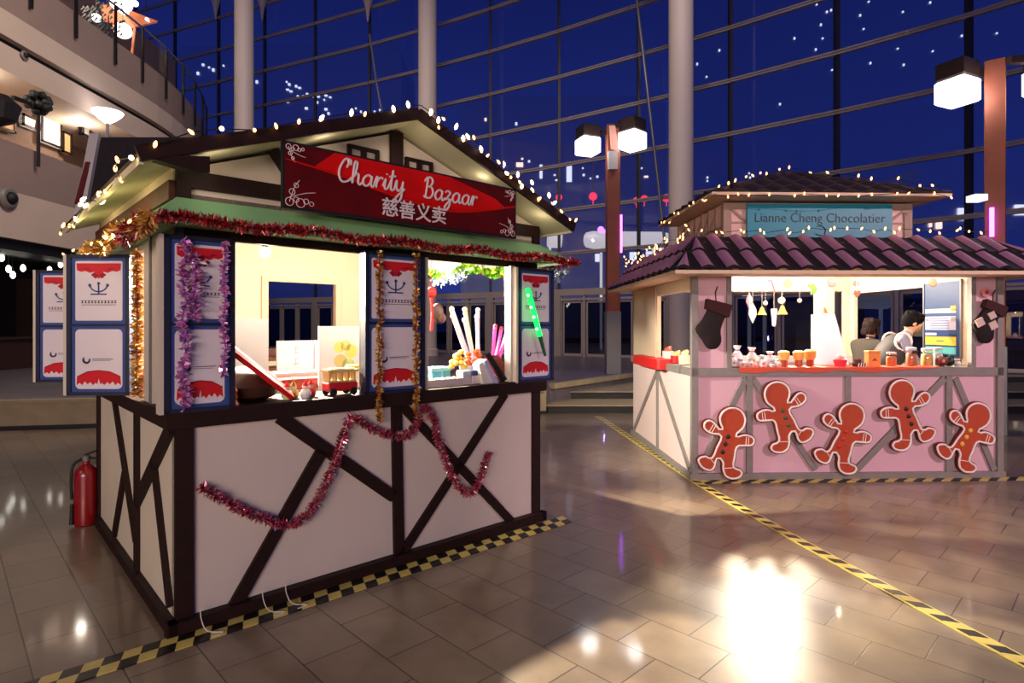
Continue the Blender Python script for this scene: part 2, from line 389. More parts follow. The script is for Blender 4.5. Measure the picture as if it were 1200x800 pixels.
for x, y, s, lab in ((655, 234, 3.2, 'red lantern outside, leftmost of the row above the white canopy'), (695, 233, 4, 'red lantern outside just left of the lamp post'), (746, 238, 3.6, 'red lantern outside, lower of the pair right of the lamp post'), (755, 236, 3.6, 'red lantern outside, further of the pair right of the lamp post'), (781, 235, 4, 'red lantern outside next to the right white column')):
    Y = 32; p = Vector(px(x, Y, y-3)); r = 1.25*s*Y/F
    e = thing('paper_lantern', lab, 'lantern', tuple(p), 0, 'red lanterns outside')
    MB().lathe([(.3*r, -.9*r), (.8*r, -.6*r), (r, 0), (.8*r, .6*r), (.3*r, .9*r)], 14).build('lantern_body', m_lan, e, True)
    MB().lathe([(.3*r, .88*r), (.3*r, 1.05*r)], 10).tube([(0, 0, 1.0*r), (0, 0, 3)], .012, 5).build('cap', m_gold, e)
    MB().lathe([(.12*r, -1.9*r), (.1*r, -.88*r)], 8).build('tassel', m_lan, e)
pur = MB().ball(px(704, 28, 269), .16, 12).ball(px(708, 28, 271), .1, 10)
tag(pur.build('purple_floodlight', mat('purple_glow', (150, 90, 255), .5, emit=5), None, True), 'glowing purple floodlight above the white canopy outside', 'light')

# ------------------------------------------------------------------ lamp posts
m_cop = mat('copper_post', (150, 84, 62), .45, .45, noise=.15, nscale=3)
m_bronze = mat('dark_bronze', (60, 44, 38), .4, .5)
m_lamp = mat('lamp_diffuser', (250, 248, 255), .4, emit=4)
m_grey = mat('grey_metal', (120, 118, 122), .5, .3)
def lamp_post(x, Y, z0, ztop, w_, cubes, label, basegrey=1.3, power=120, yaw=0):
    X = px(x, Y)[0]
    e = thing('street_lamp', label, 'lamp', (X, Y, z0))
    MB().cbox(-w_/2, w_/2, -w_/2, w_/2, .0, ztop-z0, .01).build('post', m_cop, e, rotz=yaw)
    MB().cbox(-w_/2-.02, w_/2+.02, -w_/2-.02, w_/2+.02, 0, basegrey, .01).build('post_base', m_grey, e, rotz=yaw)
    for dx, cy, s, zt, ra in cubes:
        c = MB().cbox(-s/2, s/2, -s/2, s/2, -.0, s*.62, .01)
        c.box(-s/2+.03, s/2-.03, -s/2+.03, s/2-.03, -.04, .02)
        h = c.build('lamp_hood', m_bronze, e); h.location = (dx, cy, zt-z0-s*.62); h.rotation_euler.z = ra
        sh = MB().cbox(-s*.53, s*.53, -s*.53, s*.53, -.88*s, -.02, .02).build('lamp_shade', m_lamp, h)
        arm = MB().beam((0, 0, s*.3), ((-dx)*math.cos(-ra), (-dx)*math.sin(-ra), s*.3), .1, .1, (0, 0, 1)).build('arm', m_bronze, h)
        light('lamp_glow', 'POINT', (X+dx, Y+cy-s*.8, zt-s*1.2), power, (1, .95, .92), .2)
    return e
lp = lamp_post(718, 14.3, .45, 6.42, .31, [(-.60, 0, .44, 6.40, .35), (.44, -.15, .47, 6.52, .75)], 'copper coloured lamp post with two square white lanterns, between the stalls', 1.5, 30)
MB().prism([(-.07, 0), (.07, 0), (.16, -.62), (-.03, -.55)], -.24, -.2).box(-.1, .12, -.3, -.18, -1.05, -.62, 1).build('loudspeaker', [mat('speaker_pink', (206, 150, 134), .5), mat('speaker_grey', (176, 168, 166), .5)], lp, loc=(-.05, 0, 5.9))
MB().box(-.02, .02, -.02, .02, 0, .9).build('neon_strip', mat('neon_purple', (170, 70, 255), .5, emit=12), lp, loc=(.175, -.16, 2.9))
lp2 = lamp_post(1166, 8.8, .0, 5.52, .25, [(-.52, .05, .40, 5.52, .42), (.56, -.25, .42, 5.56, .42)], 'copper coloured lamp post rising behind the chocolate stall roof', 1.3, 25, math.radians(-39))
MB().box(-.02, .02, -.02, .02, 0, .42).build('neon_strip', MATS['neon_purple'], lp2, loc=(-.185, -.17, 2.9))
MB().box(-.09, .09, -.12, .06, 0, .09).box(.05, .14, -.03, .03, .03, .07, 1).build('floodlight', [mat('flood_face', (240, 240, 255), .4, emit=1.3), m_bronze], lp2, loc=(-.37, -.1, 3.42))
light('neon_glow', 'POINT', (px(718, 14)[0], 14.4, 1.1), 50, (.45, .3, 1), .15)

# ------------------------------------------------------------------ left mall building
m_band = mat('fascia_brown', (150, 128, 118), .7, noise=.06, nscale=2)
m_fasc = mat('fascia_light', (206, 184, 166), .7, noise=.05, nscale=1)
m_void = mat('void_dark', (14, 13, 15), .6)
def cx(Y, X=-11.9):
    return X-.032*max(0, Y-19)**2
YS = [-2+1.0*k for k in range(31)]
def band(name, z0, z1, X, dep, m, label, y_end=28, offs=0):
    mb = MB(); ys = [y for y in YS if y <= y_end]; n = len(ys); vs = []
    for y in ys:
        x = cx(y, X)+offs
        vs += [(x, y, z0), (x, y, z1), (x-dep, y, z1), (x-dep, y, z0)]
    fs = [(0, 1, 2, 3), tuple((n-1)*4+k for k in (3, 2, 1, 0))]
    for i in range(n-1):
        for k in range(4): l = (k+1) % 4; fs.append((i*4+k, i*4+l, (i+1)*4+l, (i+1)*4+k))
    mb.add(vs, fs); o = mb.build(name, m, None); struct(o, label); return o
band('wall_left', 9.02, 10.15, -11.9, .3, m_band, 'upper balcony parapet of the mall')
band('wall_left_fascia', 8.42, 9.02, -11.9, .28, m_fasc, 'pale curved fascia under the upper balcony')
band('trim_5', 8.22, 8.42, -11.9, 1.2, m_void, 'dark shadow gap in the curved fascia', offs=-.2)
band('ceiling_left', 7.6, 8.22, -11.9, 5.0, m_fasc, 'pale curved soffit band over the first floor gallery')
band('floor_gallery', 9.0, 9.1, -12.2, 6, m_fasc, 'upper gallery floor slab')
band('wall_left_parapet', 4.75, 5.9, -11.7, .25, m_band, 'brown parapet of the first floor gallery', y_end=26)
band('wall_left_soffit', 3.65, 4.75, -11.7, 6.0, m_fasc, 'pale fascia above the dark shopfront', y_end=26)
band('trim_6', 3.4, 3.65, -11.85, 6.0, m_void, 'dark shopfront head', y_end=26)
# back walls of galleries
m_shop = mat('shop_wall', (150, 118, 96), .7)
sb = MB().box(-13.8, -13.6, -2, 18, 4.7, 7.7).box(-14.8, -14.6, 18, 30, 4.7, 7.7).box(-17.2, -17, -2, 30, 9, 15); struct(sb.build('wall_left_gallery', m_shop), 'gallery back wall')
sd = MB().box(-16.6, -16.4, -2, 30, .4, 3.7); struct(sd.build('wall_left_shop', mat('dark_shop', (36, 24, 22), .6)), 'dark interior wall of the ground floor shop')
# first-floor lit shop windows
m_lit = mat('shop_light', (255, 236, 214), .5, emit=1.5); m_lit2 = mat('shop_lit_tan', (214, 160, 110), .5, emit=.5)
def left_pt(x, y, X):   # where a ray through a pixel meets the plane X
    Y = X*F/(x-600); return (X, Y, CAMZ+(HY-y)/F*Y)
def left_panel(name, x0, x1, y0, y1, X, m, label, cat, th=.1, group=None):
    a = left_pt(x0, (y0+y1)/2, X); b = left_pt(x1, (y0+y1)/2, X)
    zt = left_pt((x0+x1)/2, y0, X)[2]; zb = left_pt((x0+x1)/2, y1, X)[2]
    mb = MB().box(-th/2, th/2, 0, b[1]-a[1], 0, zt-zb)
    e = 0.06
    mb.box(-th/2-.02, th/2+.03, 0, e, 0, zt-zb, 1).box(-th/2-.02, th/2+.03, b[1]-a[1]-e, b[1]-a[1], 0, zt-zb, 1).box(-th/2-.02, th/2+.03, 0, b[1]-a[1], zt-zb-e, zt-zb, 1).box(-th/2-.02, th/2+.03, 0, b[1]-a[1], 0, e, 1)
    return tag(mb.build(name, [m, m_bronze], None, loc=(X, a[1], zb)), label, cat, group)
left_panel('shop_window', 46, 70, 138, 170, -13.5, m_lit, 'bright white lit shop window above the gallery parapet', 'shop window')
left_panel('shop_window', 94, 104, 136, 160, -13.0, mat('grid_lit', (170, 170, 160), .5, emit=.4), 'narrow pale latticed shop window left of the bowl lamp', 'shop window')
left_panel('shop_window', 71, 82, 155, 180, -13.5, m_lit2, 'small tan lit window right of the bright white shop window', 'shop window')
left_panel('shop_window', 24, 42, 136, 150, -13.5, m_lit, 'small bright window behind the ornamented pole', 'shop window')
left_panel('shop_window', -20, 16, 112, 150, -13.5, m_lit2, 'tan lit shop window cut by the left frame edge', 'shop window')
light('gallery_light', 'POINT', (-12.7, 13.6, 7.3), 90, (1, .88, .74), .12); light('gallery_light_far', 'POINT', (-12.7, 17.5, 7.3), 50, (1, .88, .74), .12)
light('upper_gallery_light', 'POINT', (-13.8, 18, 12.2), 160, (1, .86, .70), .2)
# bowl lamp
def bowl(x, y, X, s, label, pole=2.2):
    p = left_pt(x, y, X)
    e = thing('bowl_lamp', label, 'lamp', (p[0], p[1], p[2]-pole))
    MB().tube([(0, 0, 0), (0, 0, pole-.1)], .04, 8).beam((0, 0, .1), (-.27, 0, .1), .06, .06).build('pole', m_grey, e)
    MB().lathe([(.1*s, -.25*s), (.3*s, -.1*s), (.5*s, .1*s), (.55*s, .2*s), (.3*s, .25*s)], 16, (0, 0, pole)).build('lamp_shade', m_lamp, e, True)
bowl(126, 137, -11.42, .72, 'white bowl-shaped uplighter glowing on the first floor gallery', 2.5)
# balustrades
m_rail = mat('rail_dark', (34, 30, 32), .5, .4)
def balustrade(label, X, zt, ys, h=1.0):
    e = thing('balustrade', label, 'railing', (X, ys[0], zt))
    pan = MB(); top = MB(); P = []
    for y in ys: P.append(Vector((cx(y, X+.08)-X, y-ys[0], 0)))
    for p, q in zip(P, P[1:]):
        pan.add([p+Vector((0, .05, .05)), q+Vector((0, -.05, .05)), q+Vector((0, -.05, h-.05)), p+Vector((0, .05, h-.05))], [(0, 1, 2, 3)])
    pan.build('glass_panel', G_CLR, e)
    top.tube([p+Vector((0, 0, h)) for p in P], .035, 8).build('handrail', m_grey, e, True)
    for p in P:
        MB().box(p.x-.02, p.x+.04, p.y-.03, p.y+.03, -.75, h).build('post', m_rail, e)
balustrade('glass balustrade with dark posts on the upper gallery', -11.9, 10.15, [11, 13.5, 14.6, 16.1, 17.7, 19.0, 20.4, 21.8, 23.2, 24.6, 26])
# ornamented pole on first floor
p = left_pt(45, 195, -11.55)
e = thing('ornament_pole', 'dark pole with a round bushy ornament and side bracket on the gallery parapet', 'ornament', (p[0], p[1], p[2]))
MB().tube([(0, 0, 0), (0, 0, 1.75)], .04, 8).build('pole', m_rail, e)
o_ = MB(); 
for k in range(40):
    t, u_ = R_.uniform(0, 2*PI), R_.uniform(-1, 1); r = .22
    o_.ball((r*math.cos(t)*math.sqrt(1-u_*u_), r*math.sin(t)*math.sqrt(1-u_*u_), 1.55+u_*r), .09, 6)
o_.build('ornament', mat('dark_green', (26, 30, 28), .7), e)
MB().beam((0, 0, 1.45), (0, -.75, 1.4), .08, .08, (0, 0, 1)).lathe([(.02, -.5), (.3, -.35), (.4, 0), (.2, .2)], 10, (0, -1.1, 1.1)).build('bracket_basket', m_rail, e)
MB().lathe([(.02, -.2), (.07, -.1), (.04, .12)], 8, (-.05, .05, 1.05)).build('ribbon', mat('ribbon_red', (140, 30, 40), .5), e)
# cctv domes
for x, y, X, lab in ((8, 232, -11.68, 'round security camera dome on the pale fascia above the dark shop'), (28, 65, -11.88, 'small round camera dome under the curved upper fascia')):
    p = left_pt(x, y, X)
    e = thing('camera_dome', lab, 'camera', p)
    if y < 100: e.scale = (.45,)*3
    MB().lathe([(.26, .03), (.26, .06), (.2, .11)], 20, ax='x').build('housing', mat('dome_grey', (120, 112, 106), .5), e, True)
    MB().ball((.08, 0, 0), .15, 14).build('lens', m_void, e, True)
# ground-floor shop: shelves, pendant lights
def shelf(x0, x1, X, label):
    a = left_pt(x0, 350, X); b = left_pt(x1, 350, X); L = b[1]-a[1]
    e = thing('display_shelf', label, 'shelf', (X, a[1], .46), 0, 'shop display shelves')
    f = MB()
    for z in (0.05, .6, .95, 1.3, 1.65, 2.0, 2.5): f.box(-.25, .2, 0, L, z, z+.04)
    f.box(-.25, .2, -.03, .0, 0, 2.55).box(-.25, .2, L, L+.03, 0, 2.55); f.build('rack', mat('shelf_wood', (52, 36, 28), .6), e)
    g = MB(); r = random.Random(x0)
    for z in (.64, .99, 1.34, 1.69, 2.04):
        y = .1
        while y < L-.12: g.lathe([(.06, 0), (.09, .1), (.05, .2)], 8, (.05, y, z)); y += .24
    o = g.build('jar_row', mat('jar_tan', (120, 96, 70), .4), e); o['kind'] = 'stuff'
shelf(30, 41, -14.5, 'shelf of pale jars in the dark shop, left of two'); shelf(48, 63, -14.5, 'shelf of pale jars in the dark shop, right of two')
m_pl = mat('pendant_glow', (255, 250, 235), .4, emit=7)
for x, y, lab in ((2, 302, 'at the frame edge'), (10, 315, 'second from the frame edge'), (15, 322, 'lowest one'), (27, 314, 'tall one left of the shelves'), (58, 316, 'over the right shelf'), (71, 310, 'beside the far shutter board')):
    p = left_pt(x, y, -12.9)
    e = thing('pendant_lamp', 'small pendant lamp in the dark shop, '+lab, 'lamp', p, 0, 'pendant lamps in the dark shop')
    MB().lathe([(.02, -.09), (.055, -.04), (.05, .05), (.02, .09)], 10).build('bulb', m_pl, e, True)
    MB().tube([(0, 0, .09), (0, 0, 3.5-p[2])], .008, 5).build('cord', m_void, e)
ct = MB().box(-13.9, -13.3, 9.5, 19, .46, 1.25).box(-14.0, -13.2, 9.4, 19.1, 1.25, 1.31)
tag(ct.build('bar_counter', mat('bar_wood', (60, 34, 26), .5)), 'long dark wooden counter inside the ground floor shop', 'counter')
for k, y in enumerate((11.2, 12.6, 14.0)):
    e = thing('bar_stool', 'dark stool before the counter of the shop, number counted from the frame edge: '+('first', 'second', 'third')[k], 'stool', (-12.7, y, .45), 0, 'stools before the dark counter')
    MB().lathe([(.17, .68), (.19, .70), (.19, .75), (.15, .77)], 14).build('seat', m_void, e, True)
    for q in range(4):
        a = PI/4+q*PI/2; MB().tube([(.12*math.cos(a), .12*math.sin(a), .69), (.2*math.cos(a), .2*math.sin(a), 0)], .014, 6).build('leg', m_rail, e)
# upper gallery things
m_or = mat('orange_canopy', (226, 130, 84), .6, emit=.25)  # faint glow put into the parasol's colour
mb = MB(); a, b, c, d = (Vector(left_pt(135, 20, -13.6)), Vector(left_pt(184, 27, -12.9)), Vector(left_pt(158, 33, -12.9)), Vector(left_pt(118, 8, -13.9)))
mb.sheet([a+Vector((0, 0, .35)), b, c, a+Vector((0, -.2, -.5))], .08).sheet([d, a+Vector((0, 0, .35)), c, d+Vector((.1, 0, -.5))], .08)
mb.tube([tuple(c), (c.x-.3, c.y, 9.1)], .04, 6)
tag(mb.build('parasol', m_or), 'orange parasol lit on the upper gallery', 'parasol')
for x, y, r, lab in ((142, 3, .30, 'large white globe lamp at the top edge over the upper gallery'), (144, 36, .24, 'white globe lamp below the orange parasol'), (113, 21, .12, 'small warm globe lamp left of the parasol'), (171, 24, .10, 'small globe lamp at the right tip of the parasol'), (146, 13, .12, 'small globe lamp just under the large one'), (158, 4, .1, 'small globe lamp right of the large one')):
    p = Vector(left_pt(x, y, -13.1)); r *= 1.15; e = thing('globe_lamp', lab, 'lamp', tuple(p), 0, 'globe lamps of the upper gallery')
    MB().ball((0, 0, 0), r, 16, (1, 1, .9)).build('globe', m_lamp, e, True)
    MB().tube([(0, 0, r*.8), (0, 0, 3)], .012, 5).build('cord', m_rail, e)
def plant(x, y, Y, s, label, zf):
    p = Vector(left_pt(x, y, -12.9)); e = thing('potted_plant', label, 'plant', (p.x, p.y, zf))
    h = p.z-zf
    MB().lathe([(.12, 0), (.2, .4), (.17, .4)], 12).build('pot', mat('pot_red', (120, 44, 40), .6), e, True)
    g = MB(); r = random.Random(x)
    for k in range(90):
        a = r.uniform(0, 2*PI); q = r.uniform(.1, s); z = .4+r.uniform(0, h)
        g.add([(q*math.cos(a), q*math.sin(a), z), (q*math.cos(a)+.12, q*math.sin(a)+.03, z+.1), (q*math.cos(a)+.02, q*math.sin(a)+.1, z+.2)], [(0, 1, 2)])
    g.tube([(0, 0, .3), (0, 0, h)], .02, 5); g.build('foliage', mat('plant_dark', (40, 46, 34), .7), e)
plant(104, 22, 15.6, .45, 'dark bushy plant behind the upper balustrade, nearest the frame top', 9.1); plant(127, 18, 16.4, .4, 'dark bushy plant under the large globe lamp', 9.1)
tag(MB().box(-.35, .35, -.3, .3, 0, 1.35).box(-.4, .4, -.35, .35, 1.35, 1.42).build('menu_stand', mat('cream_stand', (196, 186, 150), .6), None, loc=left_pt(190, 75, -13.3)[:2]+(9.1,)), 'cream service cabinet at the far end of the upper gallery', 'cabinet')
tag(MB().lathe([(.2, 0), (.26, .3), (.24, .8), (.1, 1.0)], 14).build('seat_pouf', mat('seat_red', (130, 40, 44), .6), None, True, loc=left_pt(160, 50, -12.9)[:2]+(9.7,)), 'red upholstered chair behind the upper balustrade', 'chair')

# neighbouring stall behind
e = thing('market_stall', 'stall with a steep dark roof partly hidden behind the charity stall', 'stall', (px(113, 7.55)[0], 7.4, 0), 0)
m_shing = mat('dark_shingle', (44, 36, 38), .75, noise=.25, nscale=14, bump=.4)
m_red = mat('timber_red', (110, 34, 32), .6)
m_cream = mat('stall_cream', (222, 212, 196), .6, noise=.04, nscale=3)
MB().box(.12, 1.45, .05, 1.3, 0, 3.0).prism([(.0, 2.9), (.2, 3.95), (1.1, 3.95), (1.3, 2.9)], .12, 1.45, 0, 'yz').build('wall', m_cream, e)
MB().sheet([(-.02, -.05, 2.95), (1.5, -.05, 2.95), (1.5, .15, 4.0), (0, .15, 4.0)], .05).sheet([(0, .15, 4.0), (1.5, .15, 4.0), (1.5, 1.15, 4.03), (0, 1.15, 4.03)], .05).sheet([(0, 1.15, 4.0), (1.5, 1.15, 4.0), (1.5, 1.35, 2.95), (0, 1.35, 2.95)], .05).build('roof', m_shing, e)
MB().beam((-.04, -.09, 2.9), (0, .13, 4.03), .12, .05, (0, -1, .2), 0).beam((-.06, -.10, 3.1), (-.02, .03, 3.65), .06, .02, (0, -1, .2), 1).build('bargeboard', [mat('white_board', (226, 220, 212), .6), m_red], e)

# ------------------------------------------------------------------ tinsel and string lights
TI = {'red': [mat('tinsel_red', (190, 34, 40), .22, .4), mat('tinsel_dark', (110, 22, 30), .3, .4), mat('tinsel_red_glint', (255, 205, 195), .12, .7)],  # last colour of each set: pale shiny strips put in as glints
      'gold': [mat('tinsel_gold', (214, 160, 70), .2, .4), mat('tinsel_bronze', (140, 70, 40), .3, .4), mat('tinsel_glint', (250, 230, 170), .12, .45)],
      'pink': [mat('tinsel_pink', (206, 84, 110), .2, .4), mat('tinsel_plum', (130, 40, 60), .3, .4), mat('tinsel_pink_glint', (255, 225, 235), .1, .7)],
      'holo': [mat('tinsel_holo', (236, 150, 205), .18, .45), mat('tinsel_violet', (180, 110, 190), .25, .4), mat('tinsel_bright', (255, 235, 250), .1, .45)],
      'silver': [mat('tinsel_steel', (180, 190, 205), .15, .45), mat('tinsel_blue', (110, 130, 170), .2, .45), mat('tinsel_ice', (240, 245, 255), .1, .45)],
      'green': [mat('tinsel_green', (90, 170, 40), .3, .3), mat('tinsel_lime', (150, 200, 60), .3, .3), mat('tinsel_yellow', (220, 220, 90), .3, .3)]}
def tinsel(pts, rad, dens, pal, label, strip=.012, group=None, name='tinsel_garland', seed=1, flat=1.0):
    r = random.Random(seed); P = [Vector(p) for p in pts]
    o0 = P[0].copy(); P = [p-o0 for p in P]
    mb = MB(); mb.tube(P, .006, 5, 1)
    for p, q in zip(P, P[1:]):
        L = (q-p).length; d = (q-p).normalized() if L > 0 else Vector((1, 0, 0)); n = int(L*dens)+1
        s = d.orthogonal().normalized(); t = d.cross(s)
        for _ in range(n):
            c = p+(q-p)*r.random(); a = r.uniform(0, 2*PI); dirn = (s*math.cos(a)+t*math.sin(a)+d*r.uniform(-.7, .7)).normalized()
            ln = rad*r.uniform(.55, 1.15); sd = dirn.cross(Vector((r.uniform(-1, 1), r.uniform(-1, 1), r.uniform(-1, 1)))).normalized()*strip*r.uniform(.25, .6)
            e_ = c+dirn*ln; m_ = 0 if r.random() < .55 else (1 if r.random() < .6 else 2)
            mid = c+dirn*ln*.55+sd*.8
            mb.add([c-sd*.4, c+sd*.4, mid+sd, e_, mid-sd], [(0, 1, 2, 3, 4)], m_)
    o = mb.build(name, TI[pal], None, loc=tuple(o0)); return tag(o, label, 'tinsel', group)
m_bulb = mat('warm_bulb', (255, 176, 110), .4, emit=5); m_bulbw = mat('warm_bulb_white', (255, 220, 175), .4, emit=7)
m_cord = mat('green_cord', (24, 34, 24), .6)
bulb_mesh = MB().lathe([(.002, -.02), (.009, -.012), (.0115, .002), (.007, .016), (.004, .022)], 8).build('bulb', m_bulb); C.objects.unlink(bulb_mesh); 
bulb2_mesh = MB().lathe([(.003, -.025), (.012, -.014), (.015, .002), (.009, .02), (.004, .028)], 8).build('bulb', m_bulbw); C.objects.unlink(bulb2_mesh)
def string_lights(pts, n, label, jit=.03, seed=1, small=False, scale=1.0):
    r = random.Random(seed); P = [Vector(p) for p in pts]; o0 = P[0].copy()
    e = thing('string_lights', label, 'string lights', tuple(o0), 0, None)
    seg = [(q-p).length for p, q in zip(P, P[1:])]; T = sum(seg); path = []
    for k in range(n):
        s = T*(k+.5)/n+r.uniform(-.3, .3)*T/n
        for (p, q), l in zip(zip(P, P[1:]), seg):
            if s <= l: break
            s -= l
        c = p+(q-p)*min(1, s/l)-o0+Vector((r.uniform(-jit, jit), r.uniform(-jit, jit), r.uniform(-jit, jit*.8)))
        path.append(c); src = bulb_mesh if (small or r.random() < .6) else bulb2_mesh
        b = src.copy(); C.objects.link(b); b.parent = e; b.location = c; b.name = 'bulb'; b.scale = (scale*.82,)*3
        b.rotation_euler = (r.uniform(-.8, .8), r.uniform(-.8, .8), 0)
    MB().tube([P[0]-o0]+path+[P[-1]-o0], .003, 4).build('cord', m_cord, e)
    return e

# ------------------------------------------------------------------ poster shutters
m_blue = mat('poster_blue', (58, 80, 146), .35); m_navy = mat('frame_navy', (24, 28, 52), .5); m_paper = mat('poster_paper', (226, 216, 226), .35)
m_pred = mat('poster_red', (206, 30, 34), .35); m_pred2 = mat('poster_red_dark', (150, 24, 34), .35); m_ink = mat('poster_ink', (36, 52, 120), .4); m_txt = mat('poster_text', (44, 36, 56), .4)
m_jamb = mat('jamb_cream', (208, 196, 182), .55)
def poster(w_, h, kind, parent, z0):
    x0, x1 = .03, w_-.03; mb = MB(); y = -.018
    mb.box(x0-.012, x1+.012, y, -.012, 0, h, 0)
    sheet = rrect(x0+.022, x1-.022, .02, h-.02, .03 if kind else .012)
    mb.prism(sheet, y-.002, y, 1)
    c = w_/2; hw = (x1-x0)/2-.03
    if kind == 0:
        top = h-.035
        pts = [(-hw, 0), (hw, 0), (hw*.98, -.045), (hw*.8, -.055), (hw*.6, -.05), (hw*.4, -.062), (hw*.2, -.055), (.03, -.075), (0, -.10), (-.03, -.075), (-hw*.2, -.055), (-hw*.4, -.062), (-hw*.6, -.05), (-hw*.8, -.055), (-hw*.98, -.045)]
        mb.prism([(c+p, top+q) for p, q in pts], y-.003, y-.002, 2)
        for sx in (-1, 1):
            mb.prism([(c+sx*p, top+q) for p, q in [(.04, -.045), (hw*.5, -.03), (hw*.8, -.035), (hw*.5, -.042)]], y-.004, y-.003, 3)
            mb.prism([(c+sx*p, top+q) for p, q in [(0, -.08), (.03, -.06), (.05, -.075), (.02, -.10)]], y-.004, y-.003, 3)
        zc = h*.48; k = w_/.44
        arc = [(c+math.cos(a)*.06*k, y-.004, zc+.055*k+math.sin(a)*.06*k) for a in [math.radians(t) for t in range(190, 355, 12)]]
        arc = [(ax_, ay_, zc+.008*k+(az_-zc)*.8) for ax_, ay_, az_ in arc]
        mb.tube(arc, .0045*k, 5, 4); mb.tube([(c, y-.004, zc-.012*k), (c, y-.004, zc+.05*k)], .0045*k, 5, 4)
        mb.box(c-.055*k, c+.055*k, y-.006, y-.002, zc-.018*k, zc-.010*k, 4)
        for dx, dz in ((0, .06), (-.062, .048), (.062, .048)):
            s = .014*k; mb.prism([(c+dx*k+s*math.cos(math.radians(t))*(1 if j % 2 else .5), zc+dz*k+s*math.sin(math.radians(t))*(1 if j % 2 else .5)) for j, t in enumerate(range(0, 360, 36))], y-.006, y-.002, 4)
        nchar = 11
        for i in range(nchar):
            xx = c-.115*k+i*.023*k; zz = zc-.068*k
            mb.box(xx-.008*k, xx+.008*k, y-.004, y-.002, zz+.006*k, zz+.010*k, 5).box(xx-.008*k, xx+.008*k, y-.004, y-.002, zz-.009*k, zz-.005*k, 5).box(xx-.002*k, xx+.003*k, y-.004, y-.002, zz-.009*k, zz+.010*k, 5)
        mb.box(c-.12*k, c+.12*k, y-.004, y-.002, zc-.090*k, zc-.087*k, 5)
    else:
        k = w_/.44; pts = [(-hw, .045), (-hw*.97, .10), (-hw*.5, .135), (0, .142), (hw*.5, .135), (hw*.97, .10), (hw, .045)]
        jag = [(.85, .06), (.75, .045), (.62, .07), (.5, .05), (.38, .065), (.25, .045), (.14, .06), (.07, .05), (0, .09), (-.07, .05), (-.14, .06), (-.25, .045), (-.38, .065), (-.5, .05), (-.62, .07), (-.75, .045), (-.85, .06)]
        mb.prism([(c+p, q) for p, q in pts]+[(c+hw*p, q) for p, q in jag], y-.003, y-.002, 2)
        mb.tube([(c-hw*.97, y-.003, .10), (c-hw*.5, y-.003, .132), (c, y-.003, .14), (c+hw*.5, y-.003, .132), (c+hw*.97, y-.003, .10)], .003, 4, 3)
        sw = [(c-.085*k+math.cos(math.radians(t))*.022*k, y-.003, .21+math.sin(math.radians(t))*.022*k) for t in range(140, 400, 20)]
        mb.tube(sw, [.004+.004*math.sin(PI*i/(len(sw)-1)) for i in range(len(sw))], 5, 5)
        mb.box(c-.045*k, c+.10*k, y-.004, y-.002, .212, .217, 6); mb.box(c-.045*k, c+.08*k, y-.004, y-.002, .203, .206, 6)
    mb.build('poster', [m_blue, m_paper, m_pred, m_pred2, m_ink, m_txt, m_grey], parent, loc=(0, 0, z0))
def shutter(parent, a, b, z0, w_, h, rot=0, strip=True):
    mb = MB().box(0, w_, -.012, .03, 0, h).box(0, .028, -.03, -.012, 0, h).box(w_-.028, w_, -.03, -.012, 0, h).box(0, w_, -.03, -.012, 0, .022).box(0, w_, -.03, -.012, h-.022, h).box(0, w_, -.026, -.012, h*.5-.008, h*.5+.008)
    if strip: mb.box(-.02, 0, -.03, .04, 0, h, 1)
    s = mb.build('shutter', [m_navy, m_jamb], parent, loc=(a, b, z0), rotz=rot)
    poster(w_, h/2-.03, 0, s, h/2+.008); poster(w_, h/2-.03, 1, s, .022)
    return s

# ------------------------------------------------------------------ LEFT STALL
LST = thing('market_stall', 'half-timbered white market stall with the red Charity Bazaar sign', 'stall', (A1[0], A1[1], 0), T1)
Wd, Dp = 2.68, 2.34
m_pan = mat('stall_panel', (214, 200, 194), .6, noise=.06, nscale=2)
m_tim = mat('timber_dark', (40, 22, 20), .6, spec=.2, noise=.2, nscale=20)
m_brn = mat('timber_brown', (84, 50, 42), .6, spec=.2, noise=.2, nscale=12)
m_grn = mat('skirt_green', (132, 186, 134), .6)
m_int = mat('stall_interior', (206, 186, 160), .6)
m_soff = mat('soffit_cream', (206, 200, 168), .65, noise=.08, nscale=3)
def P(mb, name, m, par, smooth=False): return mb.build(name, m, par, smooth)
P(MB().box(.02, Wd-.02, .0, .05, .03, 1.08).box(Wd-.05, Wd, .02, Dp, .03, 1.08).box(0.02, Wd-.02, Dp-.05, Dp, .03, 1.08), 'panel', m_pan, LST)
P(MB().box(0, .05, .02, Dp-.02, .03, 1.08), 'panel', mat('panel_side', (226, 214, 192), .6, noise=.06, nscale=2), LST)
P(MB().box(0, Wd, 0, Dp, .02, .06), 'floor_board', m_brn, LST)
cn = MB().box(-.05, Wd+.05, -.06, .38, 1.068, 1.16).box(-.05, .34, .38, Dp+.04, 1.068, 1.15).box(Wd-.34, Wd+.05, .38, Dp+.04, 1.068, 1.15).box(.34, Wd-.34, Dp-.3, Dp+.04, 1.068, 1.15)
P(cn, 'counter', m_tim, LST)
for (x, y) in ((.0, -.02), (Wd-.07, -.02), (-.02, Dp-.06), (Wd-.07, Dp-.06)):
    P(MB().box(x, x+.085, y, y+.085, 0, 1.07), 'post', m_tim, LST)
P(MB().box(-.05, Wd+.05, -.06, 0, 0, .07), 'base_board', m_tim, LST)
P(MB().box(-.04, 0, -.06, Dp+.04, 0, .07), 'base_board', m_tim, LST)
P(MB().box(Wd, Wd+.04, -.06, Dp+.04, 0, .07), 'base_board', m_tim, LST)
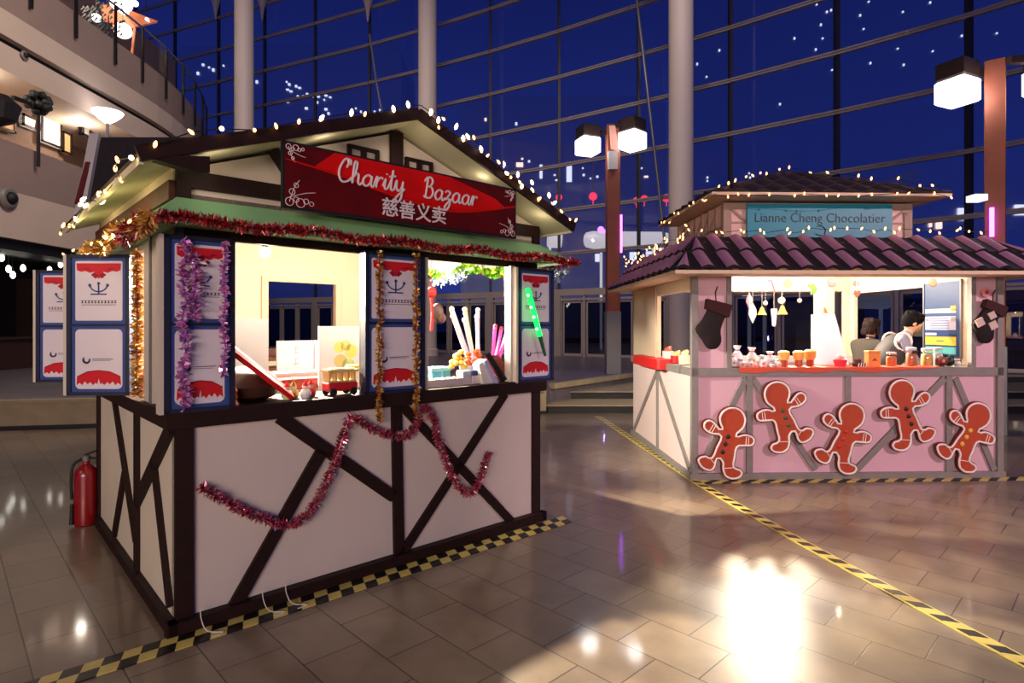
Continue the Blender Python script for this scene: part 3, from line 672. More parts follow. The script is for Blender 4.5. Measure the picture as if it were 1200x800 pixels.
for p, q, w_ in (((.54, 1.07), (1.30, .46), .075), ((.80, .84), (.29, .05), .072), ((1.325, 1.07), (1.345, .05), .075), ((1.36, 1.07), (2.40, .03), .062), ((2.31, 1.07), (1.36, .05), .062)):
    P(MB().beam((p[0], -.012, p[1]), (q[0], -.012, q[1]), w_, .026), 'brace', m_tim, LST)
for p, q, w_ in (((.03, 1.07), (.86, .50), .085), ((.42, .84), (.05, .12), .06), ((.866, 1.07), (.866, .05), .075), ((1.62, 1.07), (.90, .25), .065), ((1.26, .60), (1.62, .1), .06)):
    P(MB().beam((-.012, p[0], p[1]), (-.012, q[0], q[1]), w_, .026, (-1, 0, 0)), 'brace', m_tim, LST)
# upper walls: header all round, corner/jamb boards
P(MB().box(.0, Wd, .0, .04, 2.07, 2.30), 'header', m_tim, LST)
P(MB().box(0, .04, 0, Dp, 2.07, 2.44).box(Wd-.04, Wd, 0, Dp, 2.12, 2.44), 'header', m_jamb, LST)
P(MB().box(-.01, .035, .30, .68, 1.15, 2.2).box(-.02, -.01, .47, .50, 1.15, 2.2, 1).box(0, .27, .0, .04, 1.16, 2.07, 2), 'jamb_board', [m_jamb, m_grey, m_tim], LST)
P(MB().box(.0, .04, .04, .30, 1.15, 2.2).box(.04, .05, .04, .68, 1.15, 2.07), 'jamb_board', m_jamb, LST)
P(MB().box(1.08, 1.53, .0, .04, 1.16, 2.07, 1).box(1.53, 1.575, -.025, .05, 1.13, 2.08), 'center_post', [m_jamb, m_tim], LST)
P(MB().box(2.36, 2.41, -.02, .05, 1.16, 2.08).box(2.41, Wd, .0, .04, 1.16, 2.07), 'jamb_board', m_jamb, LST)
P(MB().box(0, .04, Dp-.12, Dp, 1.15, 2.1).box(Wd-.04, Wd, Dp-.12, Dp, 1.15, 2.3), 'corner_post', m_jamb, LST)
# back wall with a round-cornered window
bw = MB()
wx0, wx1, wz0, wz1 = 1.33, 2.02, 1.38, 2.03
bw.box(.0, wx0, Dp-.04, Dp, 1.15, 2.5).box(wx1, Wd, Dp-.04, Dp, 1.15, 2.5).box(wx0, wx1, Dp-.04, Dp, wz1, 2.5).box(wx0, wx1, Dp-.04, Dp, 1.15, wz0)
P(bw, 'back_wall', m_int, LST)
fr = MB().box(wx0-.06, wx0, Dp-.06, Dp-.04, wz0-.05, wz1+.05).box(wx1, wx1+.06, Dp-.06, Dp-.04, wz0-.05, wz1+.05).box(wx0, wx1, Dp-.06, Dp-.04, wz1, wz1+.05).box(wx0-.06, wx1+.06, Dp-.12, Dp-.04, wz0-.06, wz0, 1)
P(fr, 'window_frame', [mat('frame_peach', (214, 178, 152), .6), m_brn], LST)
P(MB().box(.04, Wd-.04, .04, Dp-.04, 2.44, 2.47), 'ceiling_board', m_int, LST)
P(MB().box(.05, Wd-.05, 1.12, 1.17, 2.36, 2.44), 'ceiling_beam', mat('beam_peach', (220, 184, 160), .6), LST)
P(MB().box(.35, 1.3, Dp-.34, Dp-.06, 1.28, 1.31).box(1.0, Wd-.35, 1.9, Dp-.06, 1.16, 1.22), 'inner_shelf', m_brn, LST)
# gable
gz = lambda a: 2.90-abs(a-1.33)*.365
gp = [(0, 2.20), (Wd, 2.20), (Wd, gz(Wd)), (1.33, gz(1.33)), (0, gz(0))]
P(MB().prism(gp, 0.0, .04), 'gable', mat('gable_cream', (212, 198, 180), .6, noise=.05, nscale=2), LST)
P(MB().prism(gp, Dp-.02, Dp+.02), 'gable', MATS['gable_cream'], LST)
P(MB().box(1.28, 1.37, -.03, 0, 2.5, 2.9), 'king_post', m_tim, LST)
P(MB().box(0, Wd, -.028, 0, 2.33, 2.42), 'tie_beam', m_tim, LST)
for a in (0, Wd-.07): P(MB().box(a, a+.07, -.03, .03, 2.2, 2.40), 'post', m_tim, LST)
P(MB().beam((.50, -.015, 2.62), (.60, -.015, 2.48), .06, .026), 'brace', m_tim, LST); P(MB().beam((1.97, -.015, 2.62), (2.07, -.015, 2.70), .06, .026), 'brace', m_tim, LST)
P(MB().beam((2.02, -.015, 2.64), (1.95, -.015, 2.50), .06, .026), 'brace', m_tim, LST)
P(MB().box(-.03, 0.0, .0, Dp, 2.26, 2.36), 'side_plate', m_brn, LST)
P(MB().box(Wd, Wd+.03, .0, Dp, 2.26, 2.36), 'side_plate', m_brn, LST)
for cxx, cz in ((1.08, 2.69), (1.505, 2.69)):
    f = MB(); hw, hh, t = .11, .06, .022
    f.box(cxx-hw, cxx+hw, -.028, 0, cz+hh-t, cz+hh).box(cxx-hw, cxx+hw, -.028, 0, cz-hh, cz-hh+t).box(cxx-hw, cxx-hw+t, -.028, 0, cz-hh, cz+hh).box(cxx+hw-t, cxx+hw, -.028, 0, cz-hh, cz+hh).box(cxx-.016, cxx+.016, -.028, 0, cz-hh, cz+hh)
    f.box(cxx-hw+t, cxx+hw-t, -.006, .0, cz-hh+t, cz+hh-t, 1); P(f, 'gable_window', [m_tim, mat('pane_pale', (196, 182, 160), .4)], LST)
# roof
RZ, EZ, EL, ER, BF, BB = 2.925, 2.365, -.21, 2.82, -.26, 2.50
rf = MB()
def roof_slope(mb, ex, ez, rx, rz, y0, y1, th, course=7):
    n = course
    for k in range(n):
        t0, t1 = k/n, (k+1)/n
        x0, x1 = ex+(rx-ex)*t0, ex+(rx-ex)*t1; z0, z1 = ez+(rz-ez)*t0, ez+(rz-ez)*t1
        mb.sheet([(x0, y0, z0+th), (x0, y1, z0+th), (x1, y1, z1+th-.012), (x1, y0, z1+th-.012)] if ex > rx else [(x0, y1, z0+th), (x0, y0, z0+th), (x1, y0, z1+th-.012), (x1, y1, z1+th-.012)], .02)
roof_slope(rf, EL, EZ, 1.33, RZ, BF, BB, .055); roof_slope(rf, ER, EZ, 1.33, RZ, BF, BB, .055)
P(rf, 'roof', m_shing, LST)
so = MB()
so.sheet([(EL, BB, EZ+.02), (EL, BF, EZ+.02), (1.33, BF, RZ+.02), (1.33, BB, RZ+.02)], .02).sheet([(ER, BF, EZ+.02), (ER, BB, EZ+.02), (1.33, BB, RZ+.02), (1.33, BF, RZ+.02)], .02)
P(so, 'soffit', m_soff, LST)
bg = MB().beam((EL-.01, BF-.012, EZ+.035), (1.33, BF-.012, RZ+.035), .07, .025).beam((ER+.01, BF-.012, EZ+.035), (1.33, BF-.012, RZ+.035), .07, .025)
P(bg, 'bargeboard', m_tim, LST)
P(MB().prism([(EL-.01, EZ+.03), (EL+.30, EZ+.03+.05), (EL+.30, EZ-.0), (EL+.26, EZ-.01)], BF-.02, BF+.05), 'eave_return', m_tim, LST)
P(MB().box(EL, EL+.02, BF, BB, EZ-.01, EZ+.03).box(ER-.02, ER, BF, BB, EZ-.01, EZ+.03), 'fascia', m_soff, LST)
# green skirt
SF, SS, SZ, ST_ = -.24, -.14, 2.14, 2.27
q = MB()
xl, xr, yf, yb = SS, Wd-SS, SF, Dp-SS
q.sheet([(xl, yf, SZ), (xr, yf, SZ), (Wd, -.03, ST_), (0, -.03, ST_)], .012)
q.sheet([(xl, yb, SZ), (xl, yf, SZ), (0, -.03, ST_), (0, Dp, ST_)], .012)
q.sheet([(xr, yf, SZ), (xr, yb, SZ), (Wd, Dp, ST_), (Wd, -.03, ST_)], .012)
q.box(xl, xr, yf-.006, yf+.012, SZ-.035, SZ).box(xl, xl+.018, yf, yb, SZ-.035, SZ).box(xr-.018, xr, yf, yb, SZ-.035, SZ)
q.box(xl+.02, 0, -.03, Dp, SZ-.02, SZ-.01).box(0, Wd, SF+.02, 0, SZ-.02, SZ-.01)
P(q, 'skirt_roof', m_grn, LST)
# sign
sg = bpy.data.objects.new('sign_board', None)
def strokes(mb, letters, x, z, s, y, r, m):
    G = {'a': ([[(.9, .85), (.5, 1.0), (.1, .6), (.15, .1), (.5, 0), (.85, .4), (.9, .95)], [(.9, .95), (.88, .25), (1.05, 0), (1.3, .25)]], 1.27),
         'h': ([[(0, .2), (.35, 1.0), (.45, 1.8), (.25, 2.0), (.15, 1.6), (.15, 0)], [(.15, .5), (.45, .95), (.7, .8), (.7, .2), (.9, 0), (1.15, .25)]], 1.12),
         'r': ([[(-.05, .3), (.1, .85), (.2, 1.0), (.2, .5), (.18, 0)], [(.2, .45), (.38, .88), (.6, 1.0), (.8, .88)]], .88),
         'i': ([[(0, .25), (.2, .95), (.18, .2), (.35, 0), (.6, .25)], [(.27, 1.4), (.30, 1.46)]], .58),
         't': ([[(0, .25), (.3, 1.2), (.35, 1.9)], [(.35, 1.9), (.25, .3), (.45, 0), (.7, .25)], [(0, 1.25), (.65, 1.38)]], .68),
         'y': ([[(0, .3), (.15, 1.0), (.2, .3), (.45, .05), (.75, .4), (.85, 1.0)], [(.85, 1.0), (.8, -.5), (.5, -1.0), (.2, -.7), (.7, -.1), (1.1, .3)]], 1.15),
         'C': ([[(.75, 1.35), (.9, 1.7), (.75, 2.1), (.45, 1.95), (.12, 1.2), (.12, .5), (.45, .02), (.95, .1), (1.3, .45)], [(.75, 2.1), (1.1, 2.0), (1.1, 1.6)]], 1.3),
         'B': ([[(.4, 1.95), (.3, 0)], [(.05, 1.6), (.3, 2.0), (.8, 2.05), (1.0, 1.65), (.75, 1.2), (.4, 1.1)], [(.4, 1.1), (.9, 1.1), (1.15, .6), (.9, .05), (.3, 0), (.1, .2)]], 1.4),
         'z': ([[(.05, .9), (.35, 1.05), (.65, .85), (.4, .45), (.15, .15), (.45, .25), (.7, 0), (.6, -.6), (.3, -.95), (.1, -.65), (.5, -.1), (.95, .3)]], .95), ' ': ([], 1.0)}
    for ch in letters:
        ss, adv = G[ch]
        for st in ss:
            pts = cr_pts([(px_*s+x+pz_*s*.12, y, pz_*s+z) for px_, pz_ in st], 5); mb.tube(pts, r, 6, m)
        x += adv*s
    return x
sg = MB()
sx0, sx1, sz0, sz1 = .46, 2.19, 2.245, 2.61; sy = -.265
sg.box(sx0, sx1, sy, sy+.03, sz0, sz1, 1)
# red ground with darker sweep
sg.prism([(sx0+.012, sz0+.012), (sx1-.012, sz0+.012), (sx1-.012, sz1-.012), (sx0+.012, sz1-.012)], sy-.002, sy, 0)
curve = cr_pts([(sx0+.012, 0, sz1-.10), (sx0+.35, 0, sz1-.14), (sx0+.8, 0, sz1-.215), (sx0+1.2, 0, sz1-.23), (sx1-.012, 0, sz1-.13)], 8)
top = [(p.x, p.z) for p in curve]
sg.prism([(sx0+.3, sz1-.012)]+[(sx0+.18, sz1-.11)]+[t for t in top if sx0+.2 < t[0] < sx1-.1]+[(sx1-.2, sz1-.10), (sx1-.6, sz1-.012)], sy-.003, sy-.002, 2)
sg.tube([(p.x, sy-.003, p.z) for p in curve], [.002+.009*math.sin(PI*i/(len(curve)-1))+.004*(i > len(curve)*.6) for i in range(len(curve))], 5, 2)
signo = P(sg, 'sign_board', [mat('sign_maroon', (100, 8, 12), .6, spec=.2, noise=.35, nscale=6), m_void, mat('sign_red', (226, 14, 10), .6, spec=.2, noise=.2, nscale=5)], LST)
lt = MB(); m_white = mat('letter_white', (238, 224, 224), .5)
strokes(lt, 'Charity', sx0+.31, sz1-.172, .065, sy-.012, .0070, 0); strokes(lt, 'Bazaar', sx0+.90, sz1-.178, .064, sy-.012, .0070, 0)
P(lt, 'script_lettering', m_white, signo, True)
hz = text_mb('慈善义卖', .122, off=.0014); hz.xform(Matrix.Translation((1.30, sy-.016, sz0+.076))); P(hz, 'chinese_lettering', m_white, signo)
fl = MB()
def flourish(cx_, cz_, sx, sz, s):
    for k, (ax, az, r) in enumerate(((0, 0, .018), (.03, .012, .012), (.05, .0, .02), (.075, .01, .012), (.012, .045, .013), (.03, .075, .010), (.10, .002, .010))):
        ring = [(cx_+sx*(ax+math.cos(t)*r)*s, sy-.004, cz_+sz*(az+math.sin(t)*r)*s) for t in [i*2*PI/10 for i in range(10)]]
        fl.tube(ring, .0022, 4, 0, True)
    fl.tube(cr_pts([(cx_, sy-.004, cz_), (cx_+sx*.02*s, sy-.004, cz_+sz*.06*s), (cx_+sx*.045*s, sy-.004, cz_+sz*.10*s)], 4), .002, 4)
    fl.tube(cr_pts([(cx_, sy-.004, cz_+sz*.02*s), (cx_+sx*.07*s, sy-.004, cz_+sz*.045*s), (cx_+sx*.12*s, sy-.004, cz_+sz*.055*s)], 4), .002, 4)
flourish(sx0+.035, sz0+.035, 1, 1, 1.25); flourish(sx1-.035, sz0+.035, -1, 1, 1.1); flourish(sx0+.03, sz1-.03, 1, -1, .8); flourish(sx1-.03, sz1-.03, -1, -1, .7)
P(fl, 'corner_flourish', m_white, signo)
P(MB().box(.7, .76, sy+.03, -.02, 2.40, 2.43).box(1.9, 1.96, sy+.03, -.02, 2.40, 2.43), 'sign_bracket', m_tim, LST)
# shutters
shutter(LST, -.066, -.035, 1.15, .345, .92)
shutter(LST, 1.066, -.035, 1.158, .455, .925, 0, False)
shutter(LST, 2.372+.03, -.035, 1.15, .41, .915)
shutter(LST, -.303, 1.338, 1.15, .41, .915, math.atan2(-.28, .303))
shutter(LST, -.36, Dp+.44, 1.14, .44, .92, math.atan2(-.30, .36))
# hanging lamps of the stall, then added spill spots and a fill tube
m_wht0 = mat('fixture_white', (230, 226, 220), .5)
for k, (a, b) in enumerate(((.85, 1.06), (2.0, 1.06))):
    e = thing('work_lamp', 'bare white lamp under the ceiling of the charity stall, over the %s opening' % ('left', 'right')[k], 'lamp', WL(a, b, 2.44), T1, 'lamps inside the charity stall')
    MB().tube([(0, 0, 0), (0, 0, -.2)], .008, 6).lathe([(.02, -.25), (.025, -.2)], 10).build('cord', m_void, e)
    MB().ball((0, 0, -.285), .04, 12).build('bulb', mat('white_bulb', (255, 244, 226), .4, emit=30), e, True)
    light('stall_lamp_light', 'POINT', WL(a, b, 2.10), 75, (1, .87, .70), .035)
light('spill_fill_left', 'SPOT', WL(.85, 1.06, 2.08), 1500, (1, .86, .64), .03, WL(.9, -1.9, 0), 96, .5)  # unseen spots added so the lamp spill shows on the floor
light('spill_fill_right', 'SPOT', WL(2.0, 1.06, 2.08), 1500, (1, .86, .64), .03, WL(2.2, -1.9, 0), 96, .5)
light('spill_fill_across', 'SPOT', WL(2.05, 1.25, 2.08), 650, (1, .9, .74), .03, WR(-.0, 1.2, 1.0), 50, .4)  # added to brighten the side of the other stall
light('spill_fill_side', 'SPOT', WL(.85, 1.10, 2.08), 900, (1, .86, .64), .03, WL(-1.2, 1.0, 0), 95, .5)
e = thing('tube_light', 'unseen fill tube added behind the front header of the charity stall', 'lamp', WL(1.3, .10, 2.125), T1)  # added front fill for the goods, hidden by the header
MB().tube([(-1.0, 0, -.03), (1.0, 0, -.03)], .014, 8).build('tube', mat('fill_tube_glow', (255, 240, 220), .4, emit=8), e, True); MB().box(-1.03, 1.03, -.02, .02, -.012, .03).build('holder', m_wht0, e)
light('tube_lamp_light', 'AREA', WL(1.3, .12, 2.075), 14, (1, .93, .84), 2.0, WL(1.3, .9, 1.2), sy=.05)

# ------------------------------------------------------------------ things on / around the charity stall
def LT(name, a, b, z, label, cat, rot=0, group=None): return thing(name, label, cat, WL(a, b, z), T1+rot, group)
CT = 1.16
tinsel([WL(-.14+3.1*k/24*.985, SF-.02, SZ-.015+.012*math.sin(k*1.3)) for k in range(25)], .045, 1300, 'red', 'red tinsel garland along the front eave of the charity stall', seed=4)
tinsel([WL(SS-.02, SF+2.6*k/16, SZ-.02-.03*math.sin(k)) for k in range(17)], .06, 1000, 'gold', 'gold and red tinsel round the left corner eave of the charity stall', seed=5)
tinsel([WL(SS-.03, SF+.1+.5*k/6+(.02), SZ-.03-.03*k/6) for k in range(7)], .07, 900, 'red', 'short thick red tinsel bunch at the left eave corner', seed=6)
tinsel([WL(Wd-SS+.02, SF+.1*k, SZ-.02) for k in range(12)], .05, 700, 'red', 'red tinsel round the right corner eave of the charity stall', seed=8)
zz = [(.109, .748), (.394, .532), (.639, .444), (.825, .673), (.938, .960), (.978, 1.032), (1.10, .95), (1.241, .885), (1.392, .868), (1.47, .94), (1.523, 1.045), (1.60, .956), (1.66, .75), (1.78, .50), (1.882, .385), (1.962, .381), (2.03, .48), (2.111, .644)]
tinsel(cr_pts([WL(a, -.05, z) for a, z in zz], 4), .042, 1300, 'pink', 'pink red tinsel draped in a zigzag across the front boards of the charity stall', seed=9)
tinsel([WL(.02+.012*math.sin(k*2), -.09, 2.05-.08*k) for k in range(12)], .04, 420, 'holo', 'shiny pink tinsel strand, left one of two over the leftmost front shutter', seed=10, strip=.02)
tinsel([WL(.215+.008*math.sin(k*2), -.09, 2.05-.08*k) for k in range(10)], .03, 500, 'holo', 'shiny pink tinsel strand, right one of two over the leftmost front shutter', seed=11, strip=.018)
tinsel([WL(.07, -.09, 1.98-.05*k) for k in range(8)], .06, 480, 'holo', 'thick bunch of pink tinsel on the upper leftmost poster', seed=12, strip=.02)
tinsel([WL(1.15+.01*math.sin(k*3), -.095, 2.07-.084*k) for k in range(14)], .032, 420, 'gold', 'gold tinsel strand, left one of two over the middle shutter', seed=13, strip=.022)
tinsel([WL(1.43+.01*math.sin(k*3), -.095, 2.09-.084*k) for k in range(14)], .032, 420, 'gold', 'gold tinsel strand, right one of two over the middle shutter', seed=14, strip=.022)
tinsel([WL(-.03, .76+.01*math.sin(k), 2.06-.08*k) for k in range(12)], .045, 900, 'gold', 'gold tinsel curtain strand hanging at the left side opening', seed=15, strip=.02)
tinsel([WL(Wd-.02, .3+.2*k, 2.12-.05*math.sin(k*1.7)) for k in range(9)], .07, 420, 'green', 'green leafy garland hanging in the right side opening', seed=16, strip=.05)
tinsel([WL(Wd+.22, -.12+.06*k, 2.08-.07*math.sin(k*1.1)) for k in range(6)], .07, 300, 'silver', 'silver tinsel bunch hanging behind the rightmost shutter', seed=17, strip=.03)
tinsel([WL(Wd-.05, .9+.1*k, 2.05+.01*math.sin(k*1.1)) for k in range(6)], .07, 300, 'silver', 'silver tinsel bunch in the right side opening', seed=18, strip=.03)
string_lights([WL(EL, BF-.04, EZ+.08), WL(1.33, BF-.04, RZ+.08)], 11, 'warm string lights along the left gable edge of the charity stall', .02, 1)
string_lights([WL(1.33, BF-.04, RZ+.08), WL(ER, BF-.04, EZ+.08)], 34, 'warm string lights bunched along the right gable edge of the charity stall', .045, 2)
string_lights([WL(EL-.02, BF, EZ+.02), WL(EL-.02, BB, EZ-.02)], 20, 'warm string lights along the left eave of the charity stall', .04, 3)
string_lights([WL(ER+.02, BF, EZ+.0), WL(ER+.02, BB, EZ-.02)], 9, 'warm string lights along the right eave of the charity stall', .03, 5)
string_lights([WL(SS-.05, SF, SZ-.0), WL(SS-.05, SF+2.4, SZ-.04)], 20, 'warm lights tangled in the left eave tinsel of the charity stall', .06, 4, scale=.8)
for a_, b_, z_ in ((.16, -.20, 2.40), (1.33, -.2, 2.70), (2.5, -.20, 2.40), (.75, -.16, 2.66), (1.95, -.16, 2.66)): light('gable_fill', 'POINT', WL(a_, b_, z_), .55, (1, .80, .55), .06)  # unseen weak lights added to brighten the gable and soffit
light('eave_glow', 'POINT', WL(-.32, .6, 2.24), 5, (1, .78, .36), .1); light('eave_glow_far', 'POINT', WL(-.32, 1.7, 2.22), 5, (1, .78, .36), .1)
# glow stick on right shutter
a0, b0 = Vector(WL(2.46, -.11, 1.90)), Vector(WL(2.60, -.11, 1.52)); c0 = Vector(WL(2.66, -.11, 1.36))
e = thing('light_stick', 'glowing green light stick hanging over the rightmost shutter', 'light stick', tuple(a0))
MB().tube([(0, 0, 0), tuple((b0-a0)*.02), tuple(b0-a0)], [.012, .022, .022], 12).build('tube', mat('glow_green', (20, 230, 90), .3, emit=1.6), e, True)
mbb = MB()
for t in (.15, .4, .6, .85): p_ = (b0-a0)*t; mbb.ball((p_.x-.01, p_.y-.02, p_.z), .011, 8)
mbb.build('diode', mat('glow_mint', (190, 255, 220), .3, emit=6), e)
MB().tube([tuple(b0-a0), tuple(c0-a0)], [.018, .012], 10).build('handle', mat('handle_green', (20, 90, 50), .4), e)
# fire extinguisher
e = thing('fire_extinguisher', 'red fire extinguisher on the floor beside the charity stall', 'fire extinguisher', (-3.44, 4.80, 0))
MB().lathe([(.070, 0), (.082, .012), (.084, .05), (.084, .40), (.075, .44), (.045, .475), (.026, .49), (.026, .52)], 24).build('cylinder', mat('extinguisher_red', (140, 14, 20), .3, coat=.4), e, True)
MB().lathe([(.03, .515), (.03, .55), (.018, .56)], 12).build('valve', m_grey, e, True)
MB().beam((-.01, 0, .56), (.10, -.02, .60), .022, .012, (0, 0, 1)).beam((0, 0, .545), (.11, -.02, .535), .022, .01, (0, 0, 1)).build('handle', m_void, e)
MB().tube(cr_pts([(0, 0, .54), (-.06, -.05, .50), (-.07, -.07, .40), (-.07, -.065, .22)], 5), .011, 8).lathe([(.011, .1), (.018, .02), (.012, .18)], 8, (-.07, -.065, 0)).build('hose', m_void, e, True)
MB().box(-.088, -.075, -.03, .0, .27, .33).build('inspection_tag', mat('label_white', (200, 180, 170), .5), e, True)
# goods, left opening
m_wht = mat('white_board', (226, 220, 212), .6)
e = LT('display_board', .38, .55, CT-.01, 'tall white display board standing behind the left opening', 'board', .1)
MB().box(-.17, .32, 0, .02, 0, .50).build('board_sheet', m_wht, e); MB().beam((0, .02, .4), (0, .15, 0), .03, .01, (0, 1, 0)).build('prop', m_grey, e)
e = LT('poster_easel', 1.22, .5, CT-.01, 'white card with a faint yellow and green painting leaning at the left opening', 'card', -.05)
c_ = MB().box(-.2, .2, 0, .012, 0, .45, 0)
for k, (x, z, r, m_) in enumerate([(-.05, .30, .04, 1), (0, .31, .04, 2), (.04, .27, .05, 1), (-.04, .20, .05, 3), (.02, .17, .05, 2), (.07, .14, .04, 1), (.12, .08, .018, 4)]):
    c_.lathe([(r, -.001), (r, .0)], 12, (x, 0, z), m_, 'y')
c_.build('card_sheet', [m_wht, mat('paint_yellow', (244, 220, 110), .6), mat('paint_green', (190, 214, 130), .6), mat('paint_orange', (246, 196, 120), .6), mat('paint_blue', (90, 190, 220), .6)], e); MB().beam((0, .02, .4), (0, .15, 0), .03, .01, (0, 1, 0)).build('prop', m_grey, e)
e = LT('scroll_cards', 1.18, .95, 1.17, 'pair of white cards with faint pink characters on the inner shelf of the charity stall', 'card', 0)
MB().box(-.28, .0, 0, .02, 0, .32).box(.01, .26, 0, .02, 0, .32).build('card_sheet', mat('card_pale', (226, 214, 222), .6), e)
smu = MB(); rq = random.Random(4)
for dx in (-.14, .13):
    for dz in (.07, .16, .25):
        for k in range(5): x_, z_ = dx+rq.uniform(-.03, .01), dz+rq.uniform(-.03, .03); smu.box(x_, x_+.03, -.002, 0, z_, z_+.006)
        smu.box(dx-.003, dx+.003, -.002, 0, dz-.03, dz+.03)
smu.build('faint_marking', mat('faint_pink', (216, 176, 186), .6), e)
MB().box(-.3, .3, -.05, .1, -.12, 0).build('stand', m_wht, e)
e = LT('carton', 1.0, .78, CT, 'long white table top carton lying behind the toy carriage', 'box')
MB().cbox(-.35, .45, -.08, .08, 0, .1).build('carton_box', m_wht, e); MB().box(-.36, .46, -.085, .085, .09, .11).build('lid', m_wht, e)
e = LT('gift_bag', .40, .14, CT, 'dark brown rounded bag at the far left of the front counter', 'bag', 0)
MB().lathe([(.10, 0), (.17, .03), (.2, .09), (.15, .16), (.05, .2)], 20, (.02, .05, 0)).build('bag_body', mat('bag_brown', (70, 38, 28), .5), e, True)
e = LT('picture_frame', .50, .02, CT, 'red and white edged frame leaning diagonally at the left opening', 'frame', 0)
MB().sheet([(-.25, -.03, .30), (-.25, .0, .33), (.12, .03, .02), (.12, -.0, -.0)], .03).build('edge', m_pred, e); MB().sheet([(-.25, .0, .325), (-.25, .03, .345), (.12, .05, .04), (.12, .03, .015)], .03).build('mat_edge', m_wht, e)
e = LT('figurine', .285, -.03, CT, 'small orange glass figurine in front of the brown bag', 'figurine')
MB().lathe([(.022, 0), (.026, .01), (.012, .03), (.02, .05), (.012, .07), (.018, .085), (.006, .105)], 12).build('figure', mat('amber', (220, 100, 50), .25), e, True)
fig = [(.61, .05, (236, 226, 170), 'round cream ornament left of the toy carriage', 0), (.665, .09, (200, 170, 90), 'small gold ornament behind the cream one', 1), (.72, .04, (235, 235, 235), 'white snowman-like figurine beside the toy carriage', 2), (.775, .09, (210, 70, 60), 'small red-topped figurine behind the white one', 3)]
for a, b, c_, lab, k in fig:
    e = LT('figurine', a, b, CT, lab, 'figurine', 0, 'figurines on the front counter')
    col = mat('fig_%d' % k, c_, .4)
    MB().lathe([(.02, 0), (.03, .01), (.033, .035), (.02, .055)], 14).build('figure_body', col, e, True)
    MB().ball((0, 0, .068), .02, 12).build('figure_head', mat('fig_pale', (240, 226, 200), .4), e, True)
    MB().lathe([(.02, .078), (.012, .092), (.003, .108)], 10).build('figure_hat', m_pred if k != 1 else m_gold, e, True)
e = LT('toy_carriage', .96, .07, CT, 'gilt and red toy carriage on the front counter', 'toy', 0)
MB().cbox(-.10, .10, -.05, .05, .03, .085, .006).build('lower_body', mat('toy_red', (190, 30, 40), .4), e)
t_ = MB().box(-.095, .095, -.045, .045, .085, .095)
for k in range(5): t_.box(-.095+k*.0425, -.085+k*.0425, -.047, .047, .095, .15)
t_.box(-.105, .105, -.055, .055, .15, .165).box(-.08, .08, -.04, .04, .165, .172).build('upper_cage', mat('toy_gilt', (224, 196, 130), .35, .3), e)
for x in (-.07, .07):
    for y in (-.052, .052): MB().lathe([(.022, -.006), (.025, 0), (.022, .006)], 14, (x, y, .025), 0, 'y').build('wheel', m_void, e)
e = LT('flower_pick', 1.07, .12, CT, 'small yellow flower ornament beside the toy carriage', 'ornament')
f_ = MB(); 
for k in range(7): f_.ball((.03*math.cos(k*.9), .02*math.sin(k*.9), .17), .018, 7)
f_.build('blossom', mat('yellow_flower', (246, 214, 80), .5), e, True); MB().lathe([(.02, 0), (.02, .04), (.004, .05), (.004, .16)], 8).build('stem', m_grn, e)
e = LT('red_box', .90, .60, CT, 'reddish low box behind the figurines', 'box'); MB().cbox(-.3, .3, -.05, .05, 0, .07).build('box_body', mat('box_red', (190, 80, 70), .5), e); MB().cbox(-.305, .305, -.055, .055, .06, .078).build('lid', MATS['box_red'], e)
# right opening
e = LT('gift_box', 1.90, .34, CT, 'light blue gift box in the right opening of the charity stall', 'box', .1)
MB().cbox(-.09, .1, -.06, .06, 0, .11).build('box_body', mat('cyan_box', (90, 190, 220), .5), e); MB().cbox(-.095, .105, -.065, .065, .09, .12).box(-.0, .015, -.068, .068, 0, .122).build('lid', mat('cyan_light', (150, 220, 235), .5), e)
e = LT('wicker_tray', 1.76, .08, CT, 'long white tray of trinkets on the front counter right opening', 'tray')
t_ = MB().box(-.16, .16, -.05, .05, 0, .01).box(-.16, .16, -.055, -.045, 0, .055).box(-.16, .16, .045, .055, 0, .055).box(-.165, -.155, -.05, .05, 0, .055).box(.155, .165, -.05, .05, 0, .055); t_.build('tray_body', mat('tray_grey', (210, 196, 190), .5), e)
for k in range(6): MB().ball((-.13+k*.05, 0, .045), .024, 8, (1, 1, .8)).build('trinket', [mat('trk_a', (230, 120, 80), .4), mat('trk_b', (240, 210, 120), .4), mat('trk_c', (240, 230, 220), .4)][k % 3], e, True)
for a, c_, h, lab in ((1.965, (190, 215, 226), .10, 'pale blue topped tin beside the navy tin'), (2.055, (34, 48, 110), .10, 'navy topped tin in the middle of the right opening')):
    e = LT('tin', a, .07, CT, lab, 'tin', 0, 'tins on the front counter')
    MB().cbox(-.038, .038, -.038, .038, 0, .065).build('tin_body', mat('tin_pale', (222, 206, 206), .4), e); MB().cbox(-.042, .042, -.042, .042, .065, .105).build('lid', mat('lid%d' % c_[0], c_, .4), e)
e = LT('flower_bunch', 2.12, .22, CT, 'bunch of orange and yellow flowers in the right opening', 'flowers')
g1 = MB(); g2 = MB(); rr = random.Random(5)
for k in range(36):
    x, y, z = rr.uniform(-.14, .13), rr.uniform(-.05, .05), rr.uniform(.12, .24)-.0; (g1 if (x+.02*rr.random() < -.04) else g2).ball((x, y, z), .026, 7, (1, 1, .8))
g1.build('yellow_blossom', mat('bl_yellow', (244, 210, 90), .5), e, True); g2.build('orange_blossom', mat('bl_orange', (240, 120, 60), .5), e, True)
MB().lathe([(.05, 0), (.07, .13)], 12).build('vase', m_wht, e, True)
